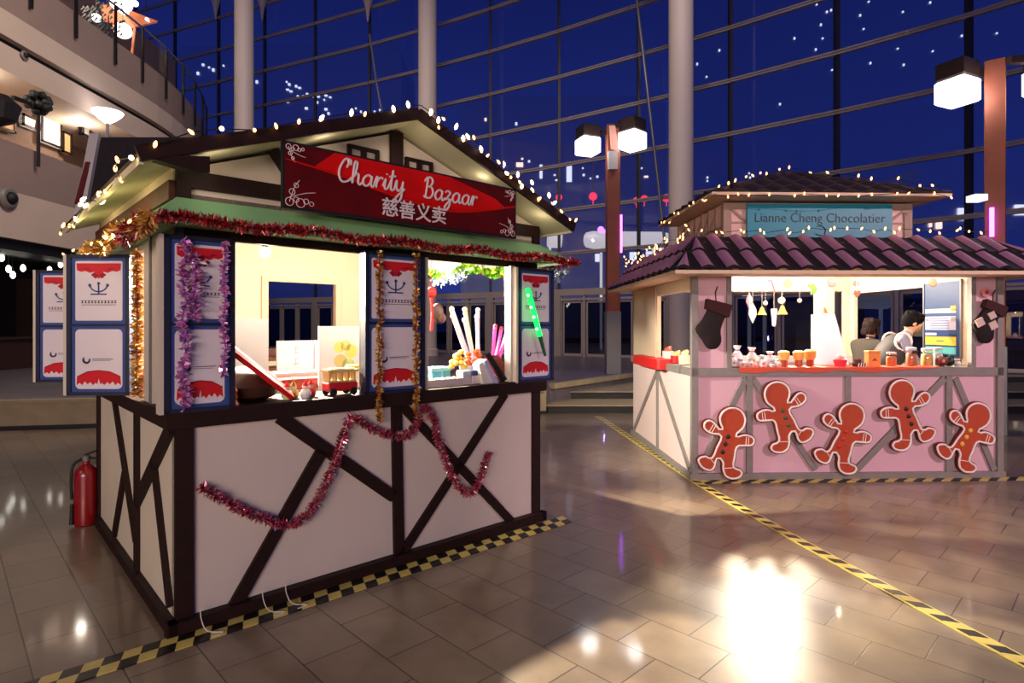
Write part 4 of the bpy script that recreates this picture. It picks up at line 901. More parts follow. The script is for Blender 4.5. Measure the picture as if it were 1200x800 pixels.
e = LT('greeting_book', 2.17, .06, CT, 'white and lilac book leaning beside the red album', 'book'); MB().sheet([(-.10, .0, .17), (-.07, .0, .19), (.05, 0, .0), (.02, 0, .0)], .1).build('cover', mat('lilac', (190, 184, 220), .5), e); MB().sheet([(-.125, .01, .15), (-.10, .01, .17), (.02, .01, .0), (-.08, .01, .0)], .08).build('page_block', m_wht, e)
e = LT('photo_album', 2.36, .08, CT, 'red patterned album leaning at the right jamb of the front opening', 'book'); MB().sheet([(-.20, -.0, .21), (-.06, .0, .21), (.05, 0, .06), (.05, 0, .0), (-.02, 0, .0)], .03).build('cover', mat('album_red', (150, 46, 42), .5, noise=.5, nscale=60), e); MB().sheet([(-.21, -.04, .22), (-.2, -.035, .215), (-.02, -.035, -.0), (-.04, -.04, .0)], .04).build('spine', m_void, e)
e = LT('stick_holder', 2.42, .48, CT, 'white jar holding pale and pink party sticks', 'jar')
MB().lathe([(.05, 0), (.06, .02), (.065, .14), (.06, .14)], 16).build('jar_body', m_wht, e, True)
rr = random.Random(2)
cols = [(240, 220, 236), (214, 236, 120), (236, 150, 200), (230, 225, 240), (250, 240, 170), (224, 180, 226), (240, 240, 250), (240, 120, 150)]
for k in range(9):
    t = -.50+.07*k; s = LT('party_stick', 2.42+.007*(k-4), .48+.02*(k % 3-1), CT+.02, 'party stick in the white jar, '+['leftmost and palest', 'second from the left', 'third from the left', 'fourth from the left', 'middle lime one', 'sixth from the left', 'seventh from the left', 'eighth from the left', 'rightmost one'][k], 'party stick', 0, 'party sticks in the white jar')
    tip = (math.sin(t)*.56, (.03*(k % 3-1)), .56-.03*(k % 4))
    MB().tube([(0, 0, 0), tip], .016, 8).build('stick', mat('stk%d' % (k % 8), cols[k % 8], .4, emit=.15), s, True)
    MB().ball(tip, .022, 8).build('tip', m_wht if k == 0 else mat('stk%d' % (k % 8), cols[k % 8]), s, True)
for k in range(3):
    s = LT('party_stick', 2.50+.02*k, .38, CT+.02, 'bright pink party stick by the right jamb, '+['left', 'middle', 'right'][k]+' of three', 'party stick', 0, 'pink party sticks')
    tip = (.05+.05*k, 0, .42-.02*k); MB().tube([(0, 0, 0), tip], .016, 8).build('stick', mat('stk_pink', (236, 90, 190), .4, emit=.2), s, True); MB().ball(tip, .02, 8).build('tip', mat('tip_red', (190, 60, 80), .4), s, True)
e = LT('string_puppet', 2.04, .6, 1.62, 'dark red and brown puppet hanging beside the centre post', 'puppet')
MB().ball((.06, 0, .1), .06, 12, (1, .7, 1.2)).ball((.09, 0, .05), .05, 10).build('puppet_body', mat('puppet_brown', (50, 14, 12), .5), e, True)
MB().ball((.0, 0, .26), .045, 12).tube([(0, 0, .26), (.0, 0, .8)], .003, 4).build('puppet_head', mat('puppet_red', (170, 20, 26), .5), e, True)
MB().tube([(0, 0, .22), (.01, 0, .1), (0, 0, -.06)], .014, 6).build('ribbon', MATS['puppet_red'], e)
e = LT('inner_table', 2.0, 1.3, .06, 'brown inner table with white cloth strip behind the right opening', 'table'); MB().box(-.35, .5, -.2, .2, 1.02, 1.10).box(-.36, .51, -.21, .21, 1.10, 1.12, 1).build('table_top', [m_brn, m_wht], e)
for x in (-.32, .47):
    for y in (-.17, .17): MB().box(x-.02, x+.02, y-.02, y+.02, 0, 1.02).build('leg', m_brn, e)
# white wires at the base
for k, (a, lab) in enumerate(((.10, 'thin white wire end hanging by the left front corner post'), (.42, 'tangled white wire end on the hazard tape, left'), (.55, 'tangled white wire end on the hazard tape, right'))):
    tag(MB().tube(cr_pts([WL(a, -.075, .12), WL(a+.005, -.08, .06), WL(a+.02, -.13, .015), WL(a+.08, -.19, .012), WL(a+.02, -.20, .012)], 4), .003, 4).build('loose_wire', m_wht), lab, 'wire')

# ------------------------------------------------------------------ hazard tape
m_yel = mat('tape_yellow', (226, 204, 110), .4, noise=.1, nscale=30); m_blk = mat('tape_black', (16, 16, 16), .4)
def hazard(pts, w_, block, label, rows=2, slant=.0, h=.006, edge=0):
    mb = MB(); P_ = [Vector((p[0], p[1], 0)) for p in pts]; s = 0; total = 0
    seg = list(zip(P_, P_[1:]))
    tl = sum((q-p).length for p, q in seg)
    def at(d):
        for p, q in seg:
            l = (q-p).length
            if d <= l or (p, q) == seg[-1]: u_ = (q-p)/l; return p+u_*d, Vector((-u_.y, u_.x, 0))
            d -= l
    n = int(tl/block)
    for r in range(rows):
        y0, y1 = -w_/2+w_*r/rows, -w_/2+w_*(r+1)/rows
        for k in range(n):
            d0, d1 = k*block, (k+1)*block; a, na = at(max(0, min(tl, d0))); b, nb = at(max(0, min(tl, d1)))
            t = (b-a).normalized()
            q = [a+na*y0+t*slant*y0, b+nb*y0+t*slant*y0, b+nb*y1+t*slant*y1, a+na*y1+t*slant*y1]
            c_ = (k+r) % 2
            mb.add([(v.x, v.y, .0015) for v in q]+[(v.x, v.y, h+.0002*r) for v in q], [(0, 1, 2, 3), (4, 5, 6, 7), (0, 1, 5, 4), (1, 2, 6, 5), (2, 3, 7, 6), (3, 0, 4, 7)], c_)
    if edge:
        for sd in (-1, 1):
            for (p, q) in seg:
                u_ = (q-p).normalized(); nn = Vector((-u_.y, u_.x, 0)); o1, o2 = nn*sd*(w_/2), nn*sd*(w_/2+edge)
                mb.sheet([(v.x, v.y, h*.7) for v in ((p+o1, q+o1, q+o2, p+o2) if sd > 0 else (p+o2, q+o2, q+o1, p+o1))], h*.5)
    return tag(mb.build('hazard_tape', [m_yel, m_blk]), label, 'tape', 'black and yellow floor tapes')
hazard([WL(-1.3, -.11)[:2], WL(.0, -.125)[:2], WL(1.3, -.14)[:2], WL(2.86, -.17)[:2]], .155, .08, 'black and yellow floor tape along the front base of the charity stall', 2, .35)
hazard([(1.52, 10.5), (1.62, 9.4), (1.90, 6.0), (2.14, 4.38), (2.30, 3.54), (2.44, 2.80), (2.62, 2.1)], .07, .08, 'black and yellow floor tape running diagonally across the tiles towards the viewer', 1, .6, .010, .016)
hazard([WR(.02, -.10)[:2], WR(3.9, -.07)[:2]], .12, .10, 'black and yellow floor tape along the front base of the chocolate stall', 1, 1.2)

# ------------------------------------------------------------------ RIGHT STALL
RST = thing('market_stall', 'pink half-timbered market stall with purple tiles and the teal Chocolatier sign', 'stall', (A2[0], A2[1], 0), T2)
W2, D2 = 3.30, 2.62
m_pink = mat('panel_pink', (228, 184, 198), .55, noise=.05, nscale=2)
m_pale = mat('panel_pale_pink', (236, 214, 208), .55, noise=.04, nscale=2)
m_gt = mat('timber_grey', (140, 134, 130), .55, noise=.12, nscale=12)
m_in2 = mat('interior_cream', (214, 194, 166), .6)
P(MB().box(.02, W2-.02, 0, .05, .03, 1.08), 'panel', m_pink, RST)
P(MB().box(0, .05, .02, D2-.02, .03, 1.08).box(W2-.05, W2, .02, D2-.02, .03, 1.08).box(.02, W2-.02, D2-.05, D2, .03, 1.08), 'panel', m_pale, RST)
P(MB().box(0, W2, 0, D2, .02, .05), 'floor_board', m_gt, RST)
P(MB().box(-.02, W2+.02, -.03, .32, 1.08, 1.165).box(-.03, .30, .32, D2+.02, 1.08, 1.16).box(W2-.3, W2+.03, .32, D2+.02, 1.08, 1.16).box(.3, W2-.3, D2-.26, D2+.02, 1.08, 1.16), 'counter', m_gt, RST)
P(MB().box(-.03, W2+.03, -.035, 0, 0, .07), 'base_board', m_gt, RST); P(MB().box(-.035, 0, -.03, D2, 0, .07), 'base_board', m_gt, RST)
for x in (-.01, W2-.055):
    P(MB().box(x, x+.065, -.03, .035, 0, 2.2), 'post', m_gt, RST)
for x in (.36, 2.965):
    P(MB().box(x, x+.05, -.025, .035, 1.16, 2.2), 'post', m_gt, RST)
P(MB().box(.05, .36, -.0, .04, 1.16, 2.46), 'front_pier', m_pink, RST)
P(MB().box(3.01, W2-.05, -.0, .04, 1.16, 2.46), 'front_pier', m_pink, RST)
P(MB().box(.05, W2-.05, .045, .09, 2.16, 2.45), 'header', m_in2, RST)
def br(par, p, q, w_, m, side=False):
    if side: b = MB().beam((-.010, p[0], p[1]), (-.010, q[0], q[1]), w_, .02, (-1, 0, 0))
    else: b = MB().beam((p[0], -.012, p[1]), (q[0], -.012, q[1]), w_, .024)
    P(b, 'brace', m, par)
for p, q, w_ in (((.60, 1.08), (.60, .05), .065), ((1.645, 1.08), (1.645, .05), .06), ((2.73, 1.08), (2.73, .05), .065), ((.56, 1.05), (.08, .10), .06), ((.64, 1.05), (1.3, .1), .06), ((2.68, 1.05), (1.72, .08), .065), ((2.80, 1.05), (3.22, .08), .06)): br(RST, p, q, w_, m_gt)
for p, q in (((1.27, 1.08), (1.27, .04)), ((1.27, 1.05), (2.5, .1)), ((1.27, 1.05), (.06, .1))): br(RST, p, q, .06, m_gt, True)
# side walls above the counter
P(MB().box(0, .05, 1.32, D2, 1.16, 2.2).box(-.012, 0, 1.36, 1.40, 1.16, 2.1, 0), 'side_pier', m_in2, RST)
P(MB().box(0, .05, 0, D2, 1.98, 2.45), 'header', m_in2, RST)
P(MB().box(W2-.05, W2, .0, D2, 2.08, 2.45).box(W2-.05, W2, .0, .46, 1.16, 2.1).box(W2-.05, W2, D2-.15, D2, 1.16, 2.1), 'side_wall', m_in2, RST)
P(MB().box(0, W2, D2-.05, D2, 2.12, 2.45).box(0, .15, D2-.05, D2, 1.16, 2.2).box(W2-.15, W2, D2-.05, D2, 1.16, 2.2).box(2.72, 3.0, D2-.07, D2, 1.16, 2.2), 'back_wall', m_in2, RST)
P(MB().box(.02, W2-.02, .02, D2-.02, 2.45, 2.48), 'ceiling_board', m_in2, RST)
# tiled skirt roof
m_tp = mat('tile_purple', (172, 122, 150), .5, noise=.12, nscale=10); m_td = mat('tile_dark', (20, 13, 18), .7); m_ply = mat('eave_ply', (226, 200, 172), .6)  # near-black valleys: shade between the tile humps put into the colour
def tiled(par, e0, e1, r0, r1, pitch, amp, courses, name, frac=.54, mats=None, step=.028):
    """pantile slope between eave line e0-e1 and top line r0-r1 (same direction)"""
    e0, e1, r0, r1 = map(Vector, (e0, e1, r0, r1)); U = (e1-e0).normalized(); L = (e1-e0).length
    s0 = (r0-e0).dot(U); s1 = (r1-e0).dot(U); up = (r0-e0-U*s0); n = U.cross(up).normalized()
    if n.z < 0: n = -n
    nc = int(round(L/pitch)); sub = 10; mb = MB(); cols = nc*sub+1
    for c in range(courses):
        for k in range(cols-1):
            quad = []; mid = ((k+.5)/sub) % 1; conv = mid < frac
            for t, kk in ((c/courses, k), (c/courses, k+1), ((c+1)/courses, k+1), ((c+1)/courses, k)):
                s = L*kk/(cols-1); lo, hi = s0*t, L+(s1-L)*t; sc = min(max(s, lo), hi); u_ = (sc*nc/L) % 1 if kk % sub or 1 else 0
                u_ = (kk/sub) % 1
                if kk == k+1 and u_ == 0: u_ = 1.0
                h = amp*math.sin(PI*u_/frac) if u_ <= frac else -amp*.25*math.sin(PI*(u_-frac)/(1-frac))
                if sc != s: h = min(h, amp*.3)
                tt = c/courses if t == c/courses else (c+1)/courses
                lift = step if t == c/courses else 0
                quad.append(e0+U*sc+up*tt+n*(h+lift))
            if (quad[1]-quad[0]).length < 1e-5 and (quad[2]-quad[3]).length < 1e-5: continue
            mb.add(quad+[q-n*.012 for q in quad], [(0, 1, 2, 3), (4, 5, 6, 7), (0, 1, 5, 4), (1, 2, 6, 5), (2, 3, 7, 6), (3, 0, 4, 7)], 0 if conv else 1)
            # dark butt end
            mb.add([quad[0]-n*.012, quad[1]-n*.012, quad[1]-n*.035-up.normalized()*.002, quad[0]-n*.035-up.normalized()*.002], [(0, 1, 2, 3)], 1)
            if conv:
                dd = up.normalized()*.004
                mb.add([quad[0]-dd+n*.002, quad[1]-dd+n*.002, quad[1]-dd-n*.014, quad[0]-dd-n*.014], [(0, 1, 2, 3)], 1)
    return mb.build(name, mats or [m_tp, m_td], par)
ex0, ex1, ey0, ey1, ez = -.30, W2+.34, -.42, D2+.28, 2.15
tx0, tx1, ty0, ty1, tz = .08, W2-.06, .13, D2-.2, 2.555
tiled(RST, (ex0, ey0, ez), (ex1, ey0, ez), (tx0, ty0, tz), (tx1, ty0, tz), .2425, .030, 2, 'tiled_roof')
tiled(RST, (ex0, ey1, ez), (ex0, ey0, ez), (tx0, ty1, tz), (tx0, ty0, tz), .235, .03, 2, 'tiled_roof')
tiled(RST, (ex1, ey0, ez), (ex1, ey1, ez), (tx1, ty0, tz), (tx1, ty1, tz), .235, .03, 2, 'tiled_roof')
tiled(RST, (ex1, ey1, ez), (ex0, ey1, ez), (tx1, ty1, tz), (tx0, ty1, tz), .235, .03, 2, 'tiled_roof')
P(MB().box(ex0, ex1, ey0, .0, ez-.035, ez-.02).box(ex0, 0, 0, ey1, ez-.035, ez-.02).box(W2, ex1, 0, ey1, ez-.035, ez-.02).box(0, W2, D2, ey1, ez-.035, ez-.02)
  .box(ex0-.008, ex1+.008, ey0-.01, ey0, ez-.04, ez-.005).box(ex0-.01, ex0, ey0, ey1, ez-.04, ez-.005).box(ex1, ex1+.01, ey0, ey1, ez-.04, ez-.005), 'eave_board', m_ply, RST)
P(MB().box(tx0, tx1, ty0, ty1, tz-.03, tz-.01), 'roof_deck', m_td, RST)
# cupola
cx0, cx1, cy0, cy1 = .50, 2.60, .40, 2.05
P(MB().box(cx0, cx1, cy0, cy1, tz-.02, 2.97), 'cupola_wall', mat('cupola_pink', (232, 192, 184), .6), RST)
cb = MB()
for x in (cx0-.02, cx1-.07): cb.box(x, x+.09, cy0-.02, cy0+.06, tz-.02, 2.97)
cb.box(cx0, cx1, cy0-.012, cy0, 2.9, 2.97); cb.box(cx0, cx1, cy0-.012, cy0, 2.74, 2.76)
cb.beam((cx0+.08, cy0-.01, 2.9), (cx0+.24, cy0-.01, 2.76), .025, .016); cb.beam((cx1-.06, cy0-.01, 2.9), (cx1-.24, cy0-.01, 2.76), .025, .016)
for k in range(7): 
    y = cy0+.22+k*.23; cb.box(cx0-.014, cx0, y, y+.05, tz, 2.97)
for k in range(6):
    y = cy0+.26+k*.23; cb.beam((cx0-.008, y, 2.9), (cx0-.008, y+.17, 2.72), .02, .012, (-1, 0, 0))
cb.box(cx0-.014, cx0, cy0, cy1, 2.70, 2.72)
P(cb, 'cupola_timber', mat('cupola_timber', (168, 142, 128), .6), RST)
kx0, kx1, ky0, ky1, kz = .24, 2.84, .08, 2.12, 2.99
P(MB().prism([(kx0, kz), (kx1, kz), (kx1, kz+.03), (kx0, kz+.03)], ky0, ky1), 'cupola_eave', m_ply, RST)
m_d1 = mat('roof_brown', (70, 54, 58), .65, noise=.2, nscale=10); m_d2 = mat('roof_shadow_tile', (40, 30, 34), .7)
ap0, ap1, apy, apz = 1.50, 1.62, 1.10, 3.50
for e0, e1, r0, r1 in (((kx0, ky0), (kx1, ky0), (ap0, apy), (ap1, apy)), ((kx0, ky1), (kx0, ky0), (ap0, apy+.02), (ap0, apy)), ((kx1, ky0), (kx1, ky1), (ap1, apy), (ap1, apy+.02)), ((kx1, ky1), (kx0, ky1), (ap1, apy+.02), (ap0, apy+.02))):
    tiled(RST, e0+(kz+.035,), e1+(kz+.035,), r0+(apz,), r1+(apz,), .24, .025, 4, 'cupola_roof', .6, [m_d1, m_d2], .015)
# sign
s2 = P(MB().box(.735, 2.37, cy0-.05, cy0-.02, 2.585, 2.955), 'sign_board', mat('sign_teal', (34, 146, 172), .45, noise=.08, nscale=6), RST)
t_ = text_mb('Lianne Cheng Chocolatier', .150, off=-.0012); w_now = max(v[0] for v in t_.v)-min(v[0] for v in t_.v); k = 1.47/w_now
t_.xform(Matrix.Translation((1.55, cy0-.052, 2.795)) @ Matrix.Diagonal((k, 1, 1, 1))); P(t_, 'lettering', mat('sign_ink', (30, 40, 48), .5), s2)
em = MB().tube([(1.55+.06*math.cos(t), cy0-.053, 2.655+.055*math.sin(t)) for t in [math.radians(a) for a in range(-40, 130, 12)]], .004, 5).tube([(1.50, cy0-.053, 2.62), (1.53, cy0-.053, 2.61), (1.58, cy0-.053, 2.60)], .004, 5).tube([(1.60, cy0-.053, 2.615), (1.64, cy0-.053, 2.605)], .004, 5)
P(em, 'emblem', MATS['sign_ink'], s2)
def tag_string(a, b, n, lab, seed, jit=.03, sc=1.0): return string_lights([a, b] if not isinstance(b, list) else [a]+b, n, lab, jit, seed, True, sc)
tag_string(WR(tx0, ty0-.05, tz+.06), WR(tx1, ty0-.05, tz+.06), 26, 'warm string lights along the top of the front purple tiles', 21, .04, 1.1)
tag_string(WR(tx0-.05, ty0, tz+.06), WR(tx0-.25, ty1+.1, tz-.02), 34, 'warm string lights along the left side tiles of the chocolate stall', 22, .07, 1.1)
tag_string(WR(kx0, ky0-.03, kz), WR(kx1, ky0-.03, kz), 14, 'warm string lights along the front eave of the cupola', 23, .03, 1.0)
tag_string(WR(kx0-.03, ky1, kz), WR(kx0-.03, ky0, kz), 9, 'warm string lights along the left eave of the cupola', 24, .04, 1.0)
tag_string(WR(kx0, ky0, kz+.1), [WR(ap0, apy, apz+.05), WR(kx1, ky0, kz+.1)], 16, 'warm string lights over the cupola ridge', 25, .04, 1.25)
# lamp in stall, then added spill and fill lights
e = thing('work_lamp', 'dazzling bare white lamp under the ceiling of the chocolate stall', 'lamp', WR(1.62, 1.90, 2.45), T2)
MB().lathe([(.03, -.05), (.03, 0)], 10).build('lamp_holder', m_grey, e); MB().ball((0, 0, -.11), .06, 14).build('bulb', mat('cold_bulb', (235, 245, 255), .4, emit=60), e, True)
light('chocolate_lamp', 'POINT', WR(1.62, 1.90, 2.27), 230, (.93, .95, 1), .06)
light('chocolate_spill_fill', 'SPOT', WR(1.62, 1.80, 2.24), 900, (1, .82, .56), .05, WR(1.62, -2.0, 0), 88, .5)  # unseen spot added to carry the stall's light onto the floor
light('chocolate_warm_fill', 'POINT', WR(.9, 1.7, 2.2), 55, (1, .76, .46), .06); light('chocolate_warm_fill_right', 'POINT', WR(2.5, 1.7, 2.2), 55, (1, .76, .46), .06)  # unseen warm fill added on either side of the lamp

e = thing('tube_light', 'unseen fill tube added behind the front header of the chocolate stall', 'lamp', WR(1.68, .14, 2.225), T2)  # added fill for the counter goods, out of sight behind the header
MB().tube([(-1.2, 0, -.03), (1.2, 0, -.03)], .014, 8).build('tube', MATS['fill_tube_glow'], e, True); MB().box(-1.23, 1.23, -.02, .02, -.012, .03).build('holder', m_wht0, e)
light('chocolate_fill_tube_light', 'AREA', WR(1.68, .16, 2.175), 17, (1, .95, .92), 2.3, WR(1.68, 1.0, 1.2), sy=.05)
# gingerbread men
GB = [(600, 312), (575, 303), (545, 305), (518, 320), (513, 345), (530, 366), (572, 368), (596, 372), (604, 415), (610, 455), (582, 466), (570, 490), (588, 514), (630, 520), (662, 502), (674, 468), (674, 440), (690, 424), (702, 464), (728, 481), (768, 466), (790, 432), (780, 408), (748, 400), (722, 408), (703, 365), (682, 318), (712, 312), (742, 300), (762, 278), (760, 250), (738, 234), (712, 240), (690, 262), (676, 280),
      (686, 256), (689, 228), (676, 200), (650, 181), (618, 176), (588, 184), (564, 206), (554, 240), (562, 275), (580, 296)]
m_gb = mat('gingerbread', (190, 72, 38), .55, noise=.1, nscale=14); m_gbe = mat('gingerbread_edge', (110, 34, 26), .5); m_ice = mat('icing', (250, 246, 242), .5)
def ginger(a, z, mirror, rot, cols, label, s=.00223):
    e = thing('gingerbread_cutout', label, 'decoration', WR(a, -.045, z), T2, 'gingerbread men on the chocolate stall')
    pts = cr_pts([((x-648)*s*(-1 if mirror else 1), 0, (350-y)*s) for x, y in GB], 3, True)
    R = Matrix.Rotation(rot, 4, 'Y'); pts = [R @ p for p in pts]
    ctr = Vector((0, 0, 0)); n = len(pts); area = sum(pts[i].x*pts[(i+1) % n].z-pts[(i+1) % n].x*pts[i].z for i in range(n))
    sg_ = 1 if area > 0 else -1
    def off(d):
        o = []
        for i in range(n):
            t = (pts[(i+1) % n]-pts[i-1]).normalized(); nn = Vector((-t.z, 0, t.x))*sg_
            o.append(pts[i]+nn*d)
        return o
    import mathutils
    def slab(ps, y0, y1, m, mb):
        tri = mathutils.geometry.tessellate_polygon([[Vector((p.x, p.z, 0)) for p in ps]])
        k = len(ps); vs = [(p.x, y0, p.z) for p in ps]+[(p.x, y1, p.z) for p in ps]
        mb.add(vs, [tuple(t) for t in tri]+[tuple(i+k for i in t) for t in tri]+[(i, (i+1) % k, (i+1) % k+k, i+k) for i in range(k)], m)
    mb = MB(); slab(pts, -.008, .02, 1, mb); slab(off(.008), -.012, -.006, 0, mb); mb.build('cookie_body', [m_gb, m_gbe], e)
    ic = MB(); ic.tube([Vector((p.x, -.012, p.z)) for p in off(.019)], .0108, 6, 0, True)
    def seg(a_, b_): ic.tube([R @ Vector(((x-648)*s*(-1 if mirror else 1), -.013, (350-y)*s)) for x, y in (a_, b_)], .004, 5)
    for q in (((545, 320), (548, 357)), ((556, 318), (560, 358)), ((712, 262), (730, 292)), ((702, 268), (720, 300)), ((614, 462), (664, 464)), ((728, 416), (702, 448))): seg(*q)
    ic.build('icing', m_ice, e, True)
    for k, (x, y) in enumerate(((643, 318), (655, 352), (668, 388))):
        c = R @ Vector(((x-648)*s*(-1 if mirror else 1), -.014, (350-y)*s))
        MB().ball(tuple(c), .024, 12, (1, .4, 1)).build('button', mat('btn%d_%d_%d' % cols, cols, .4), e, True)
    return e
ginger(.345, .385, True, 0, (40, 20, 24), 'gingerbread man with dark buttons, leftmost by the corner post')
ginger(.945, .655, False, -.06, (80, 84, 44), 'gingerbread man with green buttons, second from the left')
ginger(1.58, .43, True, .09, (214, 40, 30), 'gingerbread man with bright red buttons, in the middle')
ginger(2.25, .665, False, 0, (40, 16, 40), 'gingerbread man with dark buttons, second from the right and high up')
ginger(2.90, .44, True, .22, (244, 196, 70), 'gingerbread man with yellow buttons, rightmost')
# stockings
def stocking(a, z, s, label, check=False, rot=0):
    e = thing('christmas_stocking', label, 'stocking', WR(a, -.05, z), T2, 'stockings on the front piers')
    o = [(-.05, .16), (.09, .10), (.055, .02), (.03, -.06), (.035, -.14), (.0, -.19), (-.06, -.19), (-.10, -.13), (-.15, -.05), (-.10, .02), (-.06, .10)]
    R = Matrix.Rotation(rot, 4, 'Y')
    pts = [R @ Vector((x*s, 0, y*s)) for x, y in [(p.x, p.z) for p in cr_pts([(x, 0, y) for x, y in o], 3, True)]]
    mb = MB(); n = len(pts); c = sum(pts, Vector())/n
    rings = [(1.0, .02), (1.0, -.012), (.8, -.03), (.4, -.038)]
    vs = []; fs = []
    for k, y in rings: vs += [tuple(c+(p-c)*k+Vector((0, y, 0))) for p in pts]
    for r in range(3):
        for i in range(n): j = (i+1) % n; fs.append((r*n+i, r*n+j, (r+1)*n+j, (r+1)*n+i))
    fs += [tuple(range(n)), tuple(range(3*n, 4*n))]; mb.add(vs, fs)
    mb.build('sock_body', mat('sock_dark', (22, 2, 6), .8, bump=.3, nscale=60), e, True)
    cf = [R @ Vector((x*s, 0, y*s)) for x, y in ((-.075, .17), (.11, .125), (.085, .035), (-.085, .10))]
    mb = MB(); mb.prism([(p.x, p.z) for p in cf], -.045, .022); mb.build('cuff', mat('sock_red', (56, 4, 10), .8, bump=.4, nscale=80), e)
    MB().tube([tuple(R @ Vector((-.0*s, 0, .14*s))), tuple(R @ Vector((-.005*s, 0, .22*s))), tuple(R @ Vector((.01*s, 0, .26*s)))], .006, 6).build('loop', MATS['sock_red'], e)
    if check:
        mb = MB()
        for x, y, q in ((-.02, .04, .04), (-.115, -.03, .045), (.0, -.04, .045)):
            mb.prism([tuple((R @ Vector((s*(x+q*c1), 0, s*(y+q*c2))))[k] for k in (0, 2)) for c1, c2 in ((-1, .2), (.2, 1), (1, -.2), (-.2, -1))], -.046, -.03)
        mb.build('white_patch', mat('sock_white', (214, 190, 180), .7), e)
    return e
stocking(.235, 1.64, 1.42, 'dark red stocking hanging on the left front pier')
stocking(3.15, 1.66, 1.25, 'red and white chequered stocking hanging on the right front pier', True, .12)
e = thing('round_ornament', 'round pink ornament pinned above the chequered stocking', 'ornament', WR(3.12, -.02, 1.955), T2)
MB().lathe([(.05, 0), (.05, -.01), (.03, -.018)], 18, ax='y').build('disc', mat('orn_pink', (224, 150, 150), .5), e, True); MB().lathe([(.022, -.018), (.015, -.03)], 12, ax='y').build('center', mat('orn_red', (200, 60, 70), .5), e)
# tablecloth
mb = MB(); vs = []; fs = []
K = 24
for k in range(K+1):
    a = .48+2.15*k/K; drop = 1.125-.012*math.sin(k*.9) if k < 17 else 1.125+.04*(k-17)/7
    vs += [(a, .25, 1.170), (a, -.036, 1.170), (a, -.040, drop), (a, -.034, drop), (a, .25, 1.166)]
for k in range(K):
    for j in range(4): fs.append((k*5+j, k*5+j+1, k*5+j+6, k*5+j+5))
o = mb.add(vs, fs).build('tablecloth', mat('cloth_red', (222, 84, 54), .7), None, loc=(A2[0], A2[1], 0), rotz=T2); tag(o, 'orange red cloth over the front counter of the chocolate stall', 'tablecloth')
# side tray
e = thing('tray', 'long red cloth-lined basket on the left side counter of the chocolate stall', 'basket', WR(-.06, 1.45, 1.16), T2)
pr = rrect(-.08, .12, -.62, .62, .06)
mb = MB().prism(pr, -.075, .045, 0, 'xy'); mb.build('basket_body', mat('tray_red', (206, 34, 30), .55, bump=.5, nscale=40), e, True)
# jars and goods
def RT(name, a, b, label, cat, z=1.17, rot=0, group=None): return thing(name, label, cat, WR(a, b, z), T2+rot, group)
def jar(a, b, r, h, col, lid, label, bow=None, z=1.17):
    e = RT('sweet_jar', a, b, label, 'jar', z, 0, 'jars and cups of sweets')
    MB().lathe([(r*.9, 0), (r, .01), (r, h*.8), (r*.8, h*.88)], 16).build('jar_body', G_CLR, e, True)
    MB().lathe([(r*.82, .005), (r*.9, .02), (r*.9, h*.62), (r*.7, h*.7)], 12).build('sweets', mat('sweet%d_%d_%d' % col, col, .5, noise=.4, nscale=60), e, True)
    MB().lathe([(r*.85, h*.86), (r*.88, h*.88), (r*.88, h), (r*.6, h*1.02)], 16).build('lid', mat('lid%d_%d_%d' % lid, lid, .4), e, True)
    if bow:
        MB().ball((-.02, -r, h*.78), .018, 8).ball((.02, -r, h*.78), .018, 8).beam((0, -r, h*.78), (.04, -r, h*.6), .012, .005).build('bow', mat('bow%d' % bow[0], bow, .5), e)
jar(2.20, .12, .055, .15, (226, 130, 70), (240, 200, 190), 'glass jar with orange sweets and a pink lid right of the amber box')
jar(2.42, .12, .055, .20, (200, 120, 70), (230, 226, 230), 'tall glass jar tied with a black bow', (24, 20, 26))
jar(2.60, .13, .062, .19, (236, 190, 110), (235, 225, 225), 'wide glass jar of golden sweets near the right jamb')
jar(2.74, .16, .05, .20, (214, 210, 214), (200, 200, 205), 'silvery jar behind the chocolate ball')
for k, (a, b, c1, h, lab) in enumerate(((1.02, .10, (244, 200, 110), .17, 'first'), (1.18, .10, (240, 190, 100), .17, 'second'), (1.32, .13, (236, 180, 90), .18, 'third'))):
    e = RT('gift_bag', a, b, 'amber bag with a brown base on the front counter, %s of three from the left' % lab, 'bag', 1.17, 0, 'amber sweet bags')
    MB().lathe([(.03, 0), (.042, .005), (.04, .07)], 4).build('bag_base', mat('bag_choc', (150, 74, 48), .5), e)
    MB().lathe([(.04, .07), (.055, .10), (.06, h*.9), (.03, h)], 10).build('bag_body', mat('bag%d' % k, c1, .4), e, True)
e = RT('gift_box', 1.98, .10, 'orange box with a red leaf mark behind the counter edge', 'box'); MB().cbox(-.065, .065, -.04, .04, 0, .165).build('box_body', mat('box_orange', (238, 150, 70), .5), e); MB().prism([(-.03, .06), (0, .09), (.03, .06), (0, .065)], -.043, -.04).build('mark', mat('mark_red', (150, 30, 30), .5), e); MB().cbox(-.067, .067, -.042, .042, .145, .168).build('lid', MATS['box_orange'], e)
e = RT('sweet_basket', 1.63, .10, 'bright pink paper basket of sweets in the middle of the counter', 'basket'); MB().lathe([(.05, 0), (.07, .07), (.06, .07), (.045, .01)], 14).build('basket_body', mat('hot_pink', (228, 60, 90), .5), e, True)
for k in range(5): MB().ball((-.03+.015*k, .01*(k % 2), .09+.01*(k % 3)), .022, 8).build('sweet', mat('sweet_cream', (246, 230, 210), .5), e, True)
e = RT('chocolate_bars', 1.82, .07, 'white and brown striped chocolate log beside the pink basket', 'chocolate', 1.17, .3); MB().cbox(-.07, .07, -.03, .03, 0, .04).build('log', mat('choc', (56, 26, 22), .5), e)
